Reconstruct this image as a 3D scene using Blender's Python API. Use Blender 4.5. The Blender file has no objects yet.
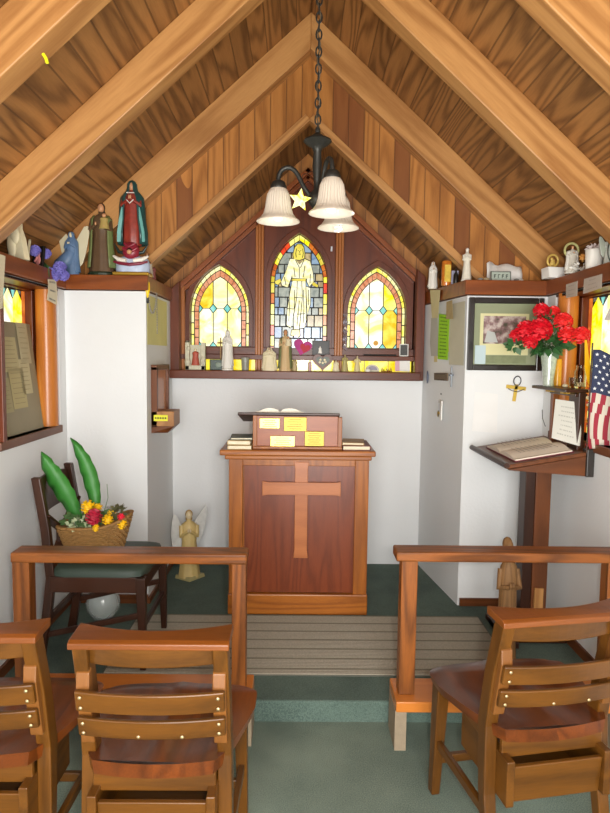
import bpy, math, random
from mathutils import Vector, Matrix
random.seed(7)
D = bpy.data; COL = bpy.context.scene.collection
pi = math.pi
# ------------------------------------------------------------------ camera
EYE = Vector((0, 0, 1.51)); PITCH, YAW, ROLL, F = map(float, (4.7, .6, .7, 620))
p_, y_, r_ = map(math.radians, (PITCH, YAW, ROLL))
FWD = Vector((math.sin(y_)*math.cos(p_), math.cos(y_)*math.cos(p_), -math.sin(p_)))
RT0 = Vector((math.cos(y_), -math.sin(y_), 0)); UP0 = RT0.cross(FWD)
RT = RT0*math.cos(r_)+UP0*math.sin(r_); UP = -RT0*math.sin(r_)+UP0*math.cos(r_)
cd = D.cameras.new('camera'); cam = D.objects.new('camera', cd); COL.objects.link(cam)
cd.sensor_fit = 'VERTICAL'; cd.sensor_height = 36; cd.lens = 36*F/813; cd.clip_start = .02
m = Matrix((RT, UP, -FWD)).transposed().to_4x4(); m.translation = EYE; cam.matrix_world = m
bpy.context.scene.camera = cam
def P(px, py, Y):          # measured photo point -> place, at a known depth
    d = FWD+RT*((px-305)/F)-UP*((py-406.5)/F); return EYE+d*(Y/d.y)
def PX(px, py, X):
    d = FWD+RT*((px-305)/F)-UP*((py-406.5)/F); return EYE+d*(X/d.x)
# ------------------------------------------------------------------ materials
def lin(c):
    if isinstance(c, str):
        c = c.lstrip('#'); c = [int(c[i:i+2], 16)/255 for i in (0, 2, 4)]
    return tuple((v/12.92 if v <= .04045 else ((v+.055)/1.055)**2.4) for v in c)+(1,)
def newmat(name):
    mt = D.materials.new(name); mt.use_nodes = True
    nt = mt.node_tree; b = nt.nodes['Principled BSDF']; return mt, nt, b
MC = {}
def plain(col, rough=.5, metal=0, bump=0, bscale=200, var=0, vscale=8, coat=0, sss=0):
    k = (col, rough, metal, bump, bscale, var, vscale, coat)
    if k in MC: return MC[k]
    mt, nt, b = newmat('m_'+col.strip('#')); N = nt.nodes; L = nt.links
    c = lin(col); b.inputs['Roughness'].default_value = rough; b.inputs['Metallic'].default_value = metal
    b.inputs['Coat Weight'].default_value = coat
    tc = N.new('ShaderNodeTexCoord')
    v = var or .06
    n = N.new('ShaderNodeTexNoise'); n.inputs['Scale'].default_value = vscale; n.inputs['Detail'].default_value = 4
    L.new(tc.outputs['Object'], n.inputs['Vector'])
    mx = N.new('ShaderNodeMix'); mx.data_type = 'RGBA'
    mx.inputs[6].default_value = tuple(x*(1-v) for x in c[:3])+(1,); mx.inputs[7].default_value = tuple(min(1, x*(1+v)) for x in c[:3])+(1,)
    L.new(n.outputs['Fac'], mx.inputs[0]); L.new(mx.outputs[2], b.inputs['Base Color'])
    if bump:
        n2 = N.new('ShaderNodeTexNoise'); n2.inputs['Scale'].default_value = bscale; n2.inputs['Detail'].default_value = 3
        L.new(tc.outputs['Object'], n2.inputs['Vector'])
        bp = N.new('ShaderNodeBump'); bp.inputs['Strength'].default_value = bump; bp.inputs['Distance'].default_value = .004
        L.new(n2.outputs['Fac'], bp.inputs['Height']); L.new(bp.outputs[0], b.inputs['Normal'])
    MC[k] = mt; return mt
def glassmat(name, col, rough=.05):
    mt, nt, b = newmat(name); b.inputs['Base Color'].default_value = lin(col); b.inputs['Roughness'].default_value = rough
    b.inputs['Transmission Weight'].default_value = 1; b.inputs['IOR'].default_value = 1.3; return mt
def wood(name, dark, light, axis='Z', rings=14, scale=5, rough=.38, bacr=None, bw=.09, gap=.035, vary=.35, heart=0, coat=.15, stretch=.1, lines=.75):
    mt, nt, b = newmat(name); N = nt.nodes; L = nt.links
    def M(op, a, bb=None, c=None):
        n = N.new('ShaderNodeMath'); n.operation = op
        for i, x in enumerate((a, bb, c)):
            if x is None: continue
            if hasattr(x, 'type') and not isinstance(x, (int, float)): L.new(x, n.inputs[i])
            else: n.inputs[i].default_value = x
        return n.outputs[0]
    tc = N.new('ShaderNodeTexCoord'); sp = N.new('ShaderNodeSeparateXYZ'); L.new(tc.outputs['Object'], sp.inputs[0])
    s = [sp.outputs[i] for i in range(3)]
    ai = 'XYZ'.index(axis)
    oi = N.new('ShaderNodeObjectInfo')
    off = M('MULTIPLY', oi.outputs['Random'], 7.3); wn = None
    if bacr:
        bi = 'XYZ'.index(bacr); q = M('DIVIDE', s[bi], bw); fl = M('FLOOR', q); fr = M('FRACT', q)
        w = N.new('ShaderNodeTexWhiteNoise'); w.noise_dimensions = '1D'; L.new(fl, w.inputs['W']); wn = w.outputs['Value']
        off = M('ADD', M('MULTIPLY', wn, 37.0), off)
    cmb = N.new('ShaderNodeCombineXYZ')
    for i in range(3):
        v = M('MULTIPLY', s[i], stretch if i == ai else 1.0)
        L.new(M('ADD', v, off), cmb.inputs[i])
    n1 = N.new('ShaderNodeTexNoise'); n1.inputs['Scale'].default_value = scale; n1.inputs['Detail'].default_value = 1.5
    L.new(cmb.outputs[0], n1.inputs['Vector'])
    rg = M('MULTIPLY_ADD', M('SINE', M('MULTIPLY', n1.outputs['Fac'], rings*6.28)), .5, .5)
    rg = M('POWER', rg, 1.6)
    n2 = N.new('ShaderNodeTexNoise'); n2.inputs['Scale'].default_value = scale*28; n2.inputs['Detail'].default_value = 3
    L.new(cmb.outputs[0], n2.inputs['Vector'])
    f = M('ADD', M('MULTIPLY', rg, lines*.75), M('MULTIPLY', M('SUBTRACT', n2.outputs['Fac'], .25), .55))
    mx = N.new('ShaderNodeMix'); mx.data_type = 'RGBA'; mx.clamp_factor = True
    mx.inputs[6].default_value = lin(light); mx.inputs[7].default_value = lin(dark); L.new(f, mx.inputs[0])
    out = mx.outputs[2]
    if wn is not None:
        hs = N.new('ShaderNodeHueSaturation'); L.new(out, hs.inputs['Color'])
        L.new(M('MULTIPLY_ADD', wn, vary, 1-vary*.6), hs.inputs['Value']); out = hs.outputs['Color']
        if heart:
            g = M('GREATER_THAN', wn, 1-heart); n3 = N.new('ShaderNodeTexNoise'); n3.inputs['Scale'].default_value = 2.2; L.new(cmb.outputs[0], n3.inputs['Vector'])
            g2 = M('MULTIPLY', g, M('GREATER_THAN', n3.outputs['Fac'], .44))
            m3 = N.new('ShaderNodeMix'); m3.data_type = 'RGBA'; L.new(M('MULTIPLY', g2, .75), m3.inputs[0]); L.new(out, m3.inputs[6]); m3.inputs[7].default_value = lin('#6b3a1c'); out = m3.outputs[2]
        ge = M('MAXIMUM', M('LESS_THAN', fr, gap), M('GREATER_THAN', fr, 1-gap))
        m4 = N.new('ShaderNodeMix'); m4.data_type = 'RGBA'; L.new(M('MULTIPLY', ge, .6), m4.inputs[0]); L.new(out, m4.inputs[6]); m4.inputs[7].default_value = lin('#4a2c14'); out = m4.outputs[2]
        bp = N.new('ShaderNodeBump'); bp.inputs['Strength'].default_value = .6; bp.inputs['Distance'].default_value = .004; bp.invert = True
        L.new(ge, bp.inputs['Height']); L.new(bp.outputs[0], b.inputs['Normal'])
    L.new(out, b.inputs['Base Color'])
    b.inputs['Roughness'].default_value = rough+.04; b.inputs['Coat Weight'].default_value = coat*.3; b.inputs['Coat Roughness'].default_value = .2; b.inputs['Specular IOR Level'].default_value = .32
    return mt
def emit(name, c1, c2, st=1.0, scale=9):
    mt, nt, b = newmat(name); N = nt.nodes; L = nt.links
    tc = N.new('ShaderNodeTexCoord'); n = N.new('ShaderNodeTexNoise'); n.inputs['Scale'].default_value = scale; n.inputs['Detail'].default_value = 3; n.inputs['Distortion'].default_value = 1.2
    L.new(tc.outputs['Object'], n.inputs['Vector'])
    r = N.new('ShaderNodeValToRGB'); r.color_ramp.elements[0].position = .38; r.color_ramp.elements[1].position = .6
    r.color_ramp.elements[0].color = lin(c1); r.color_ramp.elements[1].color = lin(c2); L.new(n.outputs['Fac'], r.inputs[0])
    b.inputs['Base Color'].default_value = tuple(x*.1 for x in lin(c1)[:3])+(1,); b.inputs['Roughness'].default_value = .15
    L.new(r.outputs[0], b.inputs['Emission Color']); b.inputs['Emission Strength'].default_value = st
    return mt
PD, PL = '#b8793a', '#dda460'
M = {}
for a in 'XYZ':
    M['pine'+a] = wood('pine_'+a, '#8c5a2c', '#be8b52', a, rings=10, scale=4.5, rough=.42, coat=.2)
    M['oak'+a] = wood('oak_'+a, '#6c360e', '#a4601e', a, rings=8, scale=7, rough=.33, coat=.25, lines=.6)
    M['church'+a] = wood('church_chair_wood_'+a, '#2c1806', '#633c10', a, rings=6, scale=6, rough=.3, coat=.4, lines=.5)
    M['rail'+a] = wood('rail_wood_'+a, '#46240a', '#8c4f1b', a, rings=9, scale=9, rough=.38, coat=.25)
    M['dark'+a] = wood('dark_wood_'+a, '#1e0e07', '#3e2010', a, rings=6, scale=7, rough=.35, coat=.25, lines=.5)
    M['stand'+a] = wood('stand_wood_'+a, '#43240f', '#6f3e1e', a, rings=6, scale=7, rough=.35, coat=.2, lines=.5)
    M['red'+a] = wood('mahogany_'+a, '#3a1606', '#6a2f10', a, rings=5, scale=6, rough=.35, coat=.2, lines=.5)
    M['ledge'+a] = wood('ledge_wood_'+a, '#5c2a0e', '#8c4a1e', a, rings=6, scale=6, rough=.3, coat=.3, lines=.6)
    M['jamb'+a] = wood('jamb_wood_'+a, '#a05a20', '#c07430', a, rings=4, scale=6, rough=.25, coat=.5, lines=.4)
M['molding'] = wood('molding_wood', '#83461a', '#a8662c', 'Z', rings=5, scale=6, rough=.35, coat=.2, lines=.4)
M['ceil'] = wood('pine_ceiling_boards', '#68421f', '#a6733f', 'Y', rings=14, scale=5, bacr='X', bw=.105, vary=.3, stretch=.09, rough=.42, coat=.15, lines=.95)
M['gable'] = wood('pine_gable_boards', '#84501f', '#b67a3c', 'Z', rings=12, scale=5, bacr='X', bw=.088, vary=.2, heart=.32, stretch=.1, rough=.42, coat=.15)
M['crestX'] = wood('crest_wood', '#3c1c07', '#743e12', 'X', rings=5, scale=6, rough=.28, coat=.5, lines=.4)
M['panel'] = wood('pulpit_panel', '#4e200c', '#7a3818', 'Z', rings=8, scale=9, rough=.3, coat=.4, lines=.5)
M['seatw'] = wood('seat_wood', '#2e1406', '#6c3510', 'Y', rings=6, scale=6, bacr='X', bw=.085, vary=.4, gap=.0, rough=.24, coat=.6, lines=.5)
wall_m = plain('#e0e2e2', .7, bump=.25, bscale=60, var=.015, vscale=5)
def carpet(name, a, bcol, sc=90):
    mt, nt, b = newmat(name); N = nt.nodes; L = nt.links
    tc = N.new('ShaderNodeTexCoord'); n = N.new('ShaderNodeTexNoise'); n.inputs['Scale'].default_value = sc*3; n.inputs['Detail'].default_value = 2
    n2 = N.new('ShaderNodeTexNoise'); n2.inputs['Scale'].default_value = 3.5; n2.inputs['Detail'].default_value = 5
    L.new(tc.outputs['Object'], n.inputs['Vector']); L.new(tc.outputs['Object'], n2.inputs['Vector'])
    ad = N.new('ShaderNodeMath'); ad.operation = 'MULTIPLY_ADD'; L.new(n2.outputs['Fac'], ad.inputs[0]); ad.inputs[1].default_value = .7; L.new(n.outputs['Fac'], ad.inputs[2])
    r = N.new('ShaderNodeValToRGB'); r.color_ramp.elements[0].position = .6; r.color_ramp.elements[1].position = 1.1
    r.color_ramp.elements[0].color = lin(a); r.color_ramp.elements[1].color = lin(bcol); L.new(ad.outputs[0], r.inputs[0]); L.new(r.outputs[0], b.inputs['Base Color'])
    b.inputs['Roughness'].default_value = .95
    bp = N.new('ShaderNodeBump'); bp.inputs['Strength'].default_value = .5; bp.inputs['Distance'].default_value = .004; L.new(n.outputs['Fac'], bp.inputs['Height']); L.new(bp.outputs[0], b.inputs['Normal'])
    return mt
M['carpet'] = carpet('green_carpet', '#3c4c45', '#5c6e64')
M['carpet2'] = carpet('green_carpet_worn', '#4c5b52', '#788678')
iron = plain('#3a3a36', .45, .6, bump=.2); brass = plain('#b09050', .26, 1.0); chrome = plain('#c8c8c8', .2, 1.0)
screwm = plain('#b9a27a', .35, .8)
cream = plain('#ded2ae', .5, var=.12, vscale=30); whiteg = plain('#e4e0d6', .4); whitep = plain('#e8e6e0', .7)
skin = plain('#c99268', .5); black = plain('#16130f', .4); blackf = plain('#1c1512', .3, coat=.4)
gold = plain('#b08a32', .35, .7); leadm = plain('#141410', .7)
# ------------------------------------------------------------------ mesh builder
class B:
    def __init__(s): s.v = []; s.f = []; s.mi = []; s.cur = 0
    def m(s, i): s.cur = i; return s
    def add(s, vs, fs):
        o = len(s.v); s.v += [tuple(v) for v in vs]
        for f in fs: s.f.append([i+o for i in f]); s.mi.append(s.cur)
        return s
    def box(s, x0, x1, y0, y1, z0, z1, T=None):
        vs = [Vector((x, y, z)) for x in (x0, x1) for y in (y0, y1) for z in (z0, z1)]
        if T is not None: vs = [T @ v for v in vs]
        return s.add(vs, [(0, 1, 3, 2), (4, 6, 7, 5), (0, 4, 5, 1), (2, 3, 7, 6), (0, 2, 6, 4), (1, 5, 7, 3)])
    def hexa(s, a, b):      # two quads
        return s.add(list(a)+list(b), [(3, 2, 1, 0), (4, 5, 6, 7), (0, 1, 5, 4), (1, 2, 6, 5), (2, 3, 7, 6), (3, 0, 4, 7)])
    def prism(s, pts, d):
        n = len(pts); d = Vector(d); a = [Vector(p) for p in pts]
        return s.add(a+[p+d for p in a], [tuple(range(n)), tuple(range(2*n-1, n-1, -1))]+[(i, (i+1) % n+0, (i+1) % n+n, i+n) for i in range(n)])
    def loft(s, rings, close=True, cap=True):
        n = len(rings[0]); vs = [v for r in rings for v in r]; fs = []
        k = n if close else n-1
        for j in range(len(rings)-1):
            for i in range(k):
                fs.append((j*n+i, j*n+(i+1) % n, (j+1)*n+(i+1) % n, (j+1)*n+i))
        if cap: fs.append(tuple(range(n-1, -1, -1))); fs.append(tuple((len(rings)-1)*n+i for i in range(n)))
        return s.add(vs, fs)
    def lathe(s, prof, c=(0, 0, 0), n=24, ax=1.0, cap=True):
        c = Vector(c)
        return s.loft([[c+Vector((r*math.cos(2*pi*i/n), r*ax*math.sin(2*pi*i/n), z)) for i in range(n)] for r, z in prof], cap=cap)
    def ell(s, c, r, n=16, k=10):
        c = Vector(c); r = Vector(r) if not isinstance(r, (int, float)) else Vector((r, r, r))
        return s.loft([[c+Vector((r.x*math.sin(pi*j/k)*math.cos(2*pi*i/n), r.y*math.sin(pi*j/k)*math.sin(2*pi*i/n), -r.z*math.cos(pi*j/k))) for i in range(n)] for j in [.15]+list(range(1, k))+[k-.15]])
    def tube(s, path, r, n=8, closed=False):
        path = [Vector(p) for p in path]; rr = r if isinstance(r, (list, tuple)) else [r]*len(path); rings = []
        up = None
        for i, p in enumerate(path):
            if closed: t = path[(i+1) % len(path)]-path[i-1]
            else: t = path[min(i+1, len(path)-1)]-path[max(i-1, 0)]
            t.normalize()
            if up is None: up = Vector((0, 0, 1)) if abs(t.z) < .9 else Vector((1, 0, 0))
            a = t.cross(up).normalized(); b = a.cross(t).normalized(); up = b
            rings.append([p+a*rr[i]*math.cos(2*pi*k/n)+b*rr[i]*math.sin(2*pi*k/n) for k in range(n)])
        if closed: rings.append(rings[0])
        return s.loft(rings, cap=not closed)
    def bar(s, a, b, w, h, up=(0, 0, 1)):
        a = Vector(a); b = Vector(b); t = (b-a).normalized(); x = t.cross(Vector(up)).normalized(); u = x.cross(t)
        q = lambda p: [p-x*w/2-u*h/2, p+x*w/2-u*h/2, p+x*w/2+u*h/2, p-x*w/2+u*h/2]
        return s.hexa(q(a), q(b))
    def build(s, name, mats, parent=None, smooth=False, bevel=0, kind=None, label=None, mw=None, sol=0, sub=0):
        me = D.meshes.new(name); me.from_pydata(s.v, [], s.f)
        for mt in (mats if isinstance(mats, (list, tuple)) else [mats]): me.materials.append(mt)
        me.polygons.foreach_set('material_index', s.mi)
        if smooth: me.polygons.foreach_set('use_smooth', [True]*len(s.f))
        me.validate(); me.update()
        o = D.objects.new(name, me); COL.objects.link(o)
        import bmesh
        bm = bmesh.new(); bm.from_mesh(me); bmesh.ops.recalc_face_normals(bm, faces=bm.faces); bm.to_mesh(me); bm.free()
        if sol:
            sm = o.modifiers.new('s', 'SOLIDIFY'); sm.thickness = sol; sm.offset = 0
        if sub:
            sm = o.modifiers.new('u', 'SUBSURF'); sm.levels = sub; sm.render_levels = sub
        if bevel:
            bv = o.modifiers.new('b', 'BEVEL'); bv.width = bevel; bv.segments = 2; bv.limit_method = 'ANGLE'; bv.angle_limit = .6
        if smooth:
            try:
                md = me; me.set_sharp_from_angle(angle=.9)
            except Exception: pass
        if parent: o.parent = parent
        if kind: o['kind'] = kind
        if label: o['label'] = label
        if mw is not None: o.matrix_world = mw
        return o
def tag(o, label, cat, group=None):
    o['label'] = label; o['category'] = cat
    if group: o['group'] = group
    return o
def thing(name, label, cat, loc=(0, 0, 0), rz=0, group=None):
    o = D.objects.new(name, None); COL.objects.link(o); o.location = loc; o.rotation_euler = (0, 0, rz)
    o.empty_display_size = .05
    return tag(o, label, cat, group)
def dup(root, loc, rz, label):
    r = root.copy(); COL.objects.link(r); r.location = loc; r.rotation_euler = (0, 0, rz); r['label'] = label
    for ch in list(root.children):
        c = ch.copy(); COL.objects.link(c); c.parent = r
        for g in ch.children:
            d = g.copy(); COL.objects.link(d); d.parent = c
    return r
def S(name, b, mt, **k): return b.build(name, mt, kind='structure', **k)
# ------------------------------------------------------------------ room shell
XL, XR, XC = -1.29, 1.37, .045          # side walls, ridge
YP, YB, YR = 3.45, 4.15, -.95           # pier front, niche back wall, rear wall
APEX, SL = 3.36, .90
ZL = 1.935                              # ledge top
PLAT, YE = .09, 2.45
S('floor', B().box(-1.9, 1.9, YR-.1, YE+.02, -.08, 0), M['carpet2'])
S('floor_platform', B().box(-1.9, 1.9, YE, YB+.3, -.08, PLAT), M['carpet'], bevel=.008)
ang = math.atan(SL); ln = 1.95/math.cos(ang)
for sgn, nm in ((-1, 'left'), (1, 'right')):
    # local x runs down the slope, y along the room, z outward
    mw = Matrix.Translation((XC, 0, APEX)) @ Matrix.Rotation(0 if sgn > 0 else pi, 4, 'Z') @ Matrix.Rotation(ang, 4, 'Y')
    y0, y1 = (YR, 4.6) if sgn > 0 else (-4.6, -YR)
    S('ceiling_'+nm, B().box(0, ln, y0, y1, 0, .04), M['ceil'], mw=mw)
    for Y in (-.15, .57, 1.27, 1.97, 2.67, 3.56):
        yy = Y*sgn
        mi_ = .142*math.tan(ang)
        S('rafter', B().hexa([(0, yy-.05, 0), (ln-.02, yy-.05, 0), (ln-.02, yy+.05, 0), (0, yy+.05, 0)], [(mi_, yy-.05, -.142), (ln-.02, yy-.05, -.142), (ln-.02, yy+.05, -.142), (mi_, yy+.05, -.142)]), M['pineX'], mw=mw, bevel=.004)
# side walls with window openings
WZ0, WZ1 = 1.12, 1.84
for sgn, nm, x0, wy0, wy1 in ((-1, 'left', XL, 2.70, 3.36), (1, 'right', XR, 2.62, 3.34)):
    a, b_ = sorted((x0, x0+sgn*.30))
    S('wall_'+nm, B().box(a, b_, YR, wy0, -.05, 1.85).box(a, b_, wy1, YB+.2, -.05, 1.85).box(a, b_, wy0, wy1, -.05, WZ0).box(a, b_, wy0, wy1, WZ1, 1.85), wall_m)
    a, b_ = sorted((x0-sgn*.018, x0+sgn*.34))
    S('trim_ledge_'+nm, B().box(a, b_, YR, YP+.02 if sgn < 0 else YP+.02, 1.855, ZL), M['ledgeY'], bevel=.004)
    S('baseboard_'+nm, B().box(*sorted((x0, x0-sgn*.012)), YE, YP, PLAT, PLAT+.05), M['standY'])
# piers
S('wall_pier_left', B().box(XL-.02, -.845, YP, YB+.1, 0, 1.85), wall_m)
S('wall_pier_right', B().hexa([(.925, YP, 0), (XR+.02, YP, 0), (XR+.02, YB+.1, 0), (.815, YB+.1, 0)], [(.925, YP, 1.85), (XR+.02, YP, 1.85), (XR+.02, YB+.1, 1.85), (.815, YB+.1, 1.85)]), wall_m)
S('baseboard_pier_left', B().box(XL, -.845, YP-.012, YP, PLAT, PLAT+.05).box(-.845, -.833, YP-.012, YB, PLAT, PLAT+.035), M['standX'])
S('baseboard_pier_right', B().box(.935, XR, YP-.012, YP, PLAT, PLAT+.045), M['standX'])
S('trim_ledge_pier_left', B().box(XL-.34, -.83, YP-.02, YB+.1, 1.855, ZL), M['ledgeX'], bevel=.004)
S('trim_ledge_pier_right', B().hexa([(.908, YP-.02, 1.855), (XR+.34, YP-.02, 1.855), (XR+.34, YB, 1.855), (.81, YB+.1, 1.855)], [(.908, YP-.02, ZL), (XR+.34, YP-.02, ZL), (XR+.34, YB, ZL), (.81, YB+.1, ZL)]), M['ledgeX'], bevel=.004)
# wall behind (rear) with an open doorway
S('wall_rear', B().box(-1.9, -.75, YR-.12, YR, -.05, 3.4).box(.85, 1.9, YR-.12, YR, -.05, 3.4).box(-.75, .85, YR-.12, YR, 2.15, 3.4), wall_m)
# niche back wall
ZU = 1.352
S('wall_back', B().box(-.9, .9, YB, YB+.1, 0, ZU).box(-1.9, 1.9, YB+.14, YB+.2, ZU-.1, 3.4), [wall_m])
# gable of upright boards, opening over the niche
YG = 3.61; NA = 2.83; zg = ZL
xg = (NA-zg)/SL
xe = (APEX-zg)/SL
pts = [(XC, YG, APEX), (XC+xe, YG, zg), (XC+xg, YG, zg), (XC, YG, NA)]
ptl = [(2*XC-x, y, z) for x, y, z in pts]
S('wall_gable', B().prism(pts, (0, .04, 0)).prism(ptl, (0, .04, 0)), M['gable'])
for sgn, nm in ((-1, 'left'), (1, 'right')):
    mw = Matrix.Translation((XC, 0, NA)) @ Matrix.Rotation(0 if sgn > 0 else pi, 4, 'Z') @ Matrix.Rotation(ang, 4, 'Y')
    L_ = xg/math.cos(ang)+.02
    ys = sorted((sgn*(YG-.022), sgn*(YG+.06)))
    S('trim_niche_'+nm, B().box(0, L_, ys[0], ys[1], -.006, .036), M['pineX'], mw=mw, bevel=.003)
    ys = sorted((sgn*(YG+.04), sgn*(YB+.2)))
    S('ceiling_niche_'+nm, B().box(-.02, L_+.2, ys[0], ys[1], .02, .05), M['ceil'], mw=mw)
# upper back wall boards of the niche
zb = NA+.03
S('wall_niche_back', B().prism([(XC, YB+.13, zb), (XC+1.05, YB+.13, zb-1.05*SL), (XC+1.05, YB+.13, 1.8), (XC-1.05, YB+.13, 1.8), (XC-1.05, YB+.13, zb-1.05*SL)], (0, .03, 0)), M['gable'])
# ------------------------------------------------------------------ stained windows
def archpts(hw, z0, z1, zs, cx=0, n=9):
    """pointed arch outline, counter-clockwise from the lower left, in (x, z)"""
    h = z1-zs; R = (h*h+hw*hw)/(2*hw); out = [(cx-hw, z0), (cx+hw, z0)]
    a1 = math.asin(min(1, h/R))
    for i in range(n+1):
        a = a1*i/n; out.append((cx+hw-R+R*math.cos(a), zs+R*math.sin(a)))
    for i in range(n-1, -1, -1):
        a = a1*i/n; out.append((cx-hw+R-R*math.cos(a), zs+R*math.sin(a)))
    return out
def clip(poly, cpoly):
    out = list(poly); n = len(cpoly)
    for i in range(n):
        ax, ay = cpoly[i]; bx, by = cpoly[(i+1) % n]; inp = out; out = []
        if abs(ax-bx)+abs(ay-by) < 1e-6: out = inp; continue
        ins = lambda p: (bx-ax)*(p[1]-ay)-(by-ay)*(p[0]-ax) >= 0
        for j in range(len(inp)):
            c = inp[j]; d = inp[j-1]
            if ins(c) != ins(d):
                den = (bx-ax)*(c[1]-d[1])-(by-ay)*(c[0]-d[0])
                t = ((bx-ax)*(ay-d[1])-(by-ay)*(ax-d[0]))/den
                out.append((d[0]+t*(c[0]-d[0]), d[1]+t*(c[1]-d[1])))
            if ins(c): out.append(c)
        if not out: return []
    return out
def shrink(poly, g):
    cx = sum(p[0] for p in poly)/len(poly); cz = sum(p[1] for p in poly)/len(poly)
    w = max(p[0] for p in poly)-min(p[0] for p in poly); h = max(p[1] for p in poly)-min(p[1] for p in poly)
    if w < 3*g or h < 3*g: return None
    return [(cx+(x-cx)*(1-2*g/w), cz+(z-cz)*(1-2*g/h)) for x, z in poly]
G = dict(
    yel=emit('glass_yellow', '#ffe800', '#fff58a', 1.15), wy=emit('glass_white_yellow', '#fff27a', '#fffef0', 1.25, 7),
    am=emit('glass_amber', '#f2bd00', '#ffe95c', 1.1), pink=emit('glass_salmon', '#d67c50', '#f0ad84', .95, 20), lemon=emit('glass_lemon', '#f2ec6a', '#fffab8', 1.1),
    teal=emit('glass_teal', '#5cc6c0', '#a8ece0', 1), blue=emit('glass_blue', '#6f8fb8', '#a9c3d8', .8, 14), grey=emit('glass_grey', '#8e9890', '#c3c8b8', .75, 14),
    tan=emit('glass_tan', '#b09a70', '#e0c890', .8, 14), lav=emit('glass_lavender', '#8f8fae', '#c0bcd0', .8, 14), robe=emit('glass_robe', '#f0e490', '#fffde0', 1.05, 18),
    red=emit('glass_red', '#e02a10', '#ff5a2a', 1), orange=emit('glass_orange', '#c85a18', '#f08a30', .9), gold=emit('glass_gold', '#d8c030', '#f6e468', 1), strip=emit('glass_strip', '#ffd400', '#fff04a', 1.0, 12))
GK = list(G.keys()); GM = [G[k] for k in GK]
def pane(b, poly, key, y, to=lambda x, z, y: (x, y, z), th=.004):
    if not poly or len(poly) < 3: return
    b.m(GK.index(key)); a = [Vector(to(x, z, y)) for x, z in poly]; c = [Vector(to(x, z, y+th)) for x, z in poly]; n = len(a)
    b.add(a+c, [tuple(range(n)), tuple(range(2*n-1, n-1, -1))]+[(i, (i+1) % n, (i+1) % n+n, i+n) for i in range(n)])
def band(b, o, i, cuts, keys, y, to=lambda x, z, y: (x, y, z), g=.0035):
    """panes between two outlines with the same number of points; cuts = pane count per straight edge"""
    n = len(o)
    k = 0
    for e in range(1, n):            # the bottom edge carries no border
        a0, a1 = Vector(o[e]), Vector(o[(e+1) % n]); b0, b1 = Vector(i[e]), Vector(i[(e+1) % n])
        c = cuts if e in (1, n-1) else 1
        for j in range(c):
            t0 = j/c+.05/c; t1 = (j+1)/c-.05/c
            q = [a0.lerp(a1, t0), a0.lerp(a1, t1), b0.lerp(b1, t1), b0.lerp(b1, t0)]
            q = [Vector((p.x, p.y)) for p in q]
            m0 = (q[0]+q[3])/2; m1 = (q[1]+q[2])/2
            w = (q[0]-q[3]).length; f = max(0, 1-2*g/w)
            q = [m0+(q[0]-m0)*f, m1+(q[1]-m1)*f, m1+(q[2]-m1)*f, m0+(q[3]-m0)*f]
            key = keys[k % len(keys)]
            pane(b, [tuple(p) for p in q], key, y, to); k += (1 if c > 1 or e % 2 == 0 else 0)
YW = 4.19
BEFORE = set(D.objects)
def side_window(name, cx, flip):
    hw, z0, z1, zs = .197, 1.566, 2.108, 1.80
    A0 = archpts(hw, z0, z1, zs, cx); A1 = archpts(hw-.022, z0, z1-.030, zs, cx); A2 = archpts(hw-.054, z0, z1-.075, zs, cx)
    L = B(); L.prism([(x, YW, z) for x, z in A0], (0, .006, 0))
    lead = S(name, L, leadm)
    b = B(); band(b, A0, A1, 3, ['lemon', 'yel', 'lemon'], YW-.004); band(b, A1, A2, 4, ['pink'], YW-.004)
    w2 = hw-.054; xs = [cx-w2, cx-w2/3, cx+w2/3, cx+w2]; zd = 1.82; dm = .026
    keys = [['wy', 'wy', 'wy'], ['am', 'wy', 'lemon']] if flip else [['wy', 'wy', 'yel'], ['wy', 'yel', 'yel']]
    keys = [['wy', 'wy', 'wy'], ['am', 'wy', 'wy']] if flip else [['wy', 'wy', 'am'], ['wy', 'wy', 'yel']]
    for r, (za, zc) in enumerate(((z0, zd), (zd, z1))):
        for c in range(3):
            xa, xb = xs[c]+.0034, xs[c+1]-.0034; ch = .024
            if r == 0: q = [(xa+ch, za), (xb-ch, za), (xb, za+ch*1.3), (xb, zc-ch*1.3), (xb-ch, zc-.002), (xa+ch, zc-.002), (xa, zc-ch*1.3), (xa, za+ch*1.3)]
            else: q = [(xa+ch, za+.002), (xb-ch, za+.002), (xb, za+ch*1.3), (xb, zc), (xa, zc), (xa, za+ch*1.3)]
            pane(b, clip(q, [(x, z) for x, z in archpts(w2-.002, z0, z1-.078, zs, cx)]), keys[r][c], YW-.004)
    for x in xs:
        for zc in (zd, z0):
            q = [(x-dm, zc), (x, zc-dm*1.2), (x+dm, zc), (x, zc+dm*1.2)]
            q = clip(shrink(q, .0055), archpts(w2-.002, z0, z1-.078, zs, cx)); pane(b, q, 'teal', YW-.005)
    b.build('pane', GM, lead)
    return A0
A_l = side_window('window_1', -.538, True); A_r = side_window('window_3', .520, False)
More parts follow.
